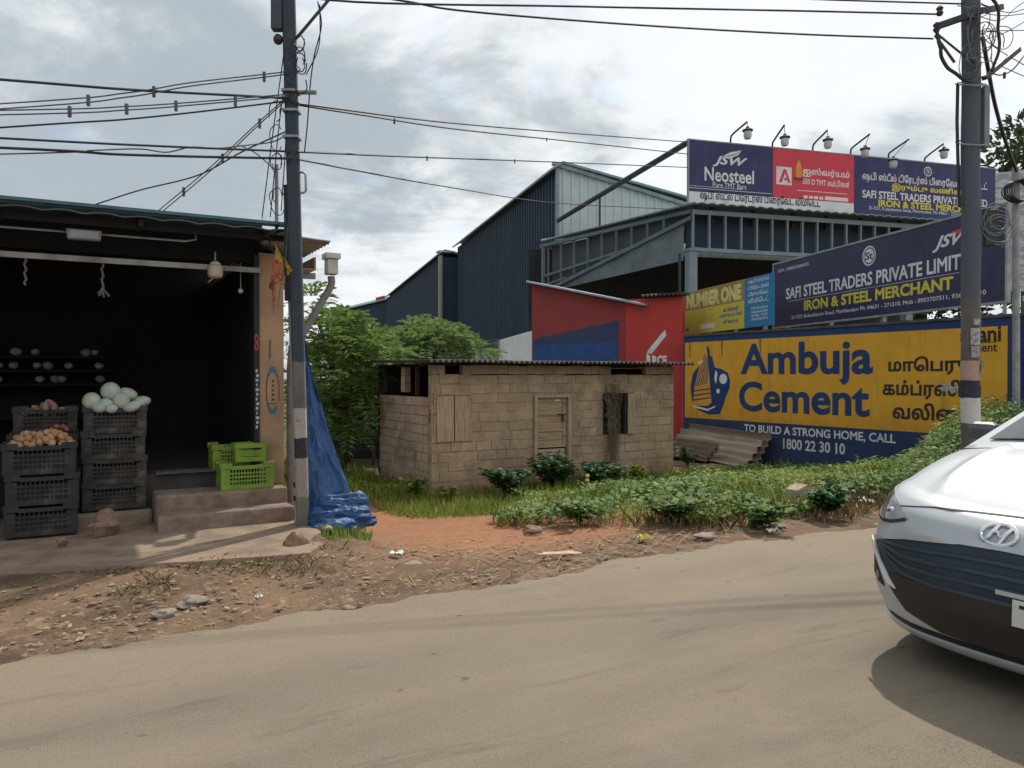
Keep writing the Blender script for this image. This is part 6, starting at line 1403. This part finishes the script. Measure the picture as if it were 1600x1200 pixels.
weeds('ground_cover', 5000, G_grass, .11, lambda s, n: (n > 6.4) & bank(s, n), 5.4, 15, 6.4, 10.5, .14, 1.1, .5)
weeds('ground_cover', 2600, G_weed, .05, lambda s, n: s < 5.2, 3.0, 5.3, 12.6, 17, .5, .9)
def weed_plant(px, py, Z, h, r, m, lab, cnt, size, asp=.7, name='weed_plant', cat='plant'):
    b = at(px, py, Z); ss, nn = ROAD.loc(b.x, b.y); zb = gz(ss, nn); base = np.array([b.x, b.y, zb]); o = thing(name, lab, cat, tuple(base), WORLD)
    st = MB(); Vs = []; ns_ = max(4, int(cnt / 26))
    for i in range(ns_):
        a = rng.uniform(0, 6.28); rr = r * rng.uniform(.2, 1); hh = h * rng.uniform(.55, 1.05); e = base + np.array([rr * math.cos(a), rr * math.sin(a), hh]); mid = base + np.array([rr * .35 * math.cos(a), rr * .35 * math.sin(a), hh * .6])
        st.tube(crom([base, mid, e], 4), .007, 4); c = int(cnt / ns_); t = rng.uniform(.3, 1.0, c)[:, None]; P = base * (1 - t) ** 2 + 2 * mid * t * (1 - t) + e * t * t
        th = rng.uniform(0, 6.28, c); D = np.stack([np.cos(th), np.sin(th), rng.uniform(-.2, .5, c)], 1); L = size * rng.uniform(.55, 1.25, c)
        Vs.append(leaf_quads(P, D, np.array([0, 0, 1.0]) + rng.normal(0, .3, (c, 3)), L, L * asp))
    link('foliage', polymesh('foliage', np.concatenate(Vs) - base, 4, m), o); st.part('stem', M_bark, o)
weed_plant(792, 778, 13.2, .50, .50, G_dark, 'dark broad leaved weed at the hut wall, left of the door', 700, .13)
weed_plant(865, 760, 13.9, .70, .52, G_dark, 'tall dark weed growing up against the hut door', 900, .13)
weed_plant(935, 765, 14.3, .50, .58, G_dark, 'low dark spreading weed between the hut door and right window', 760, .13)
weed_plant(997, 768, 14.6, .42, .22, G_weed, 'upright bright green weed at the right end of the hut', 220, .11)
weed_plant(652, 783, 13.2, .42, .30, G_weed, 'pale green weed at the left corner of the hut', 240, .10)
weed_plant(703, 788, 12.9, .26, .26, G_weed, 'short yellow green weed under the closed hut shutters', 200, .08)
weed_plant(915, 785, 12.6, .34, .26, G_vine, 'weed with yellow flowers in front of the dark plants', 170, .10)
weed_plant(1075, 690, 17.5, .45, .2, G_bush, 'small green weed between the hut end and the leaning sheets', 130, .14)
weed_plant(1290, 775, 8.6, .36, .34, G_dark, 'broad leaved dark weed right of the concrete boundary stone', 300, .11, .9)
weed_plant(1190, 800, 7.9, .30, .36, G_vine, 'round leaved creeping weed left of the concrete boundary stone', 300, .10, .9)
weed_plant(1050, 800, 8.2, .28, .42, G_vine, 'round leaved creeping weed in the middle of the bank', 330, .10, .9)
weed_plant(905, 812, 8.6, .24, .34, G_vine, 'round leaved creeping weed behind the flat brown stone', 240, .10, .9)
mb = MB()
for i in range(5): mb.blob(tuple(at(918 + rng.uniform(-4, 6), 772 - i * 7, 12.5)), .035, 8, 6)
mb.solo('yellow_flower', mat('flower_yellow', (.65, .55, .10), .7), 'small yellow flowers on a stalk before the hut door plants', 'flower', tuple(at(918, 790, 12.5)), WORLD)
# burlap covered mound and red earth heap
b = at(940, 792, 11.6); ss, nn = ROAD.loc(b.x, b.y)
MB().blob((ss, nn, gz(ss, nn) + .06), (.42, .26, .24), 26, 14, .35, 2.2, 4).solo('burlap_sack', mat('burlap', (.26, .17, .11), .95, (.17, .11, .075), 12, bump=.8), 'brown burlap sack heaped on the weedy mound', 'sack', (ss, nn, gz(ss, nn)), smooth=True)
b = at(872, 795, 11.2); ss, nn = ROAD.loc(b.x, b.y)
MB().blob((ss, nn, gz(ss, nn) + .02), (.42, .28, .17), 22, 12, .4, 2.0, 9).solo('earth_heap', mat('red_earth', (.30, .15, .08), .95, (.20, .10, .055), 8, bump=.6), 'small heap of reddish earth left of the burlap sack', 'heap', (ss, nn, gz(ss, nn)), smooth=True)
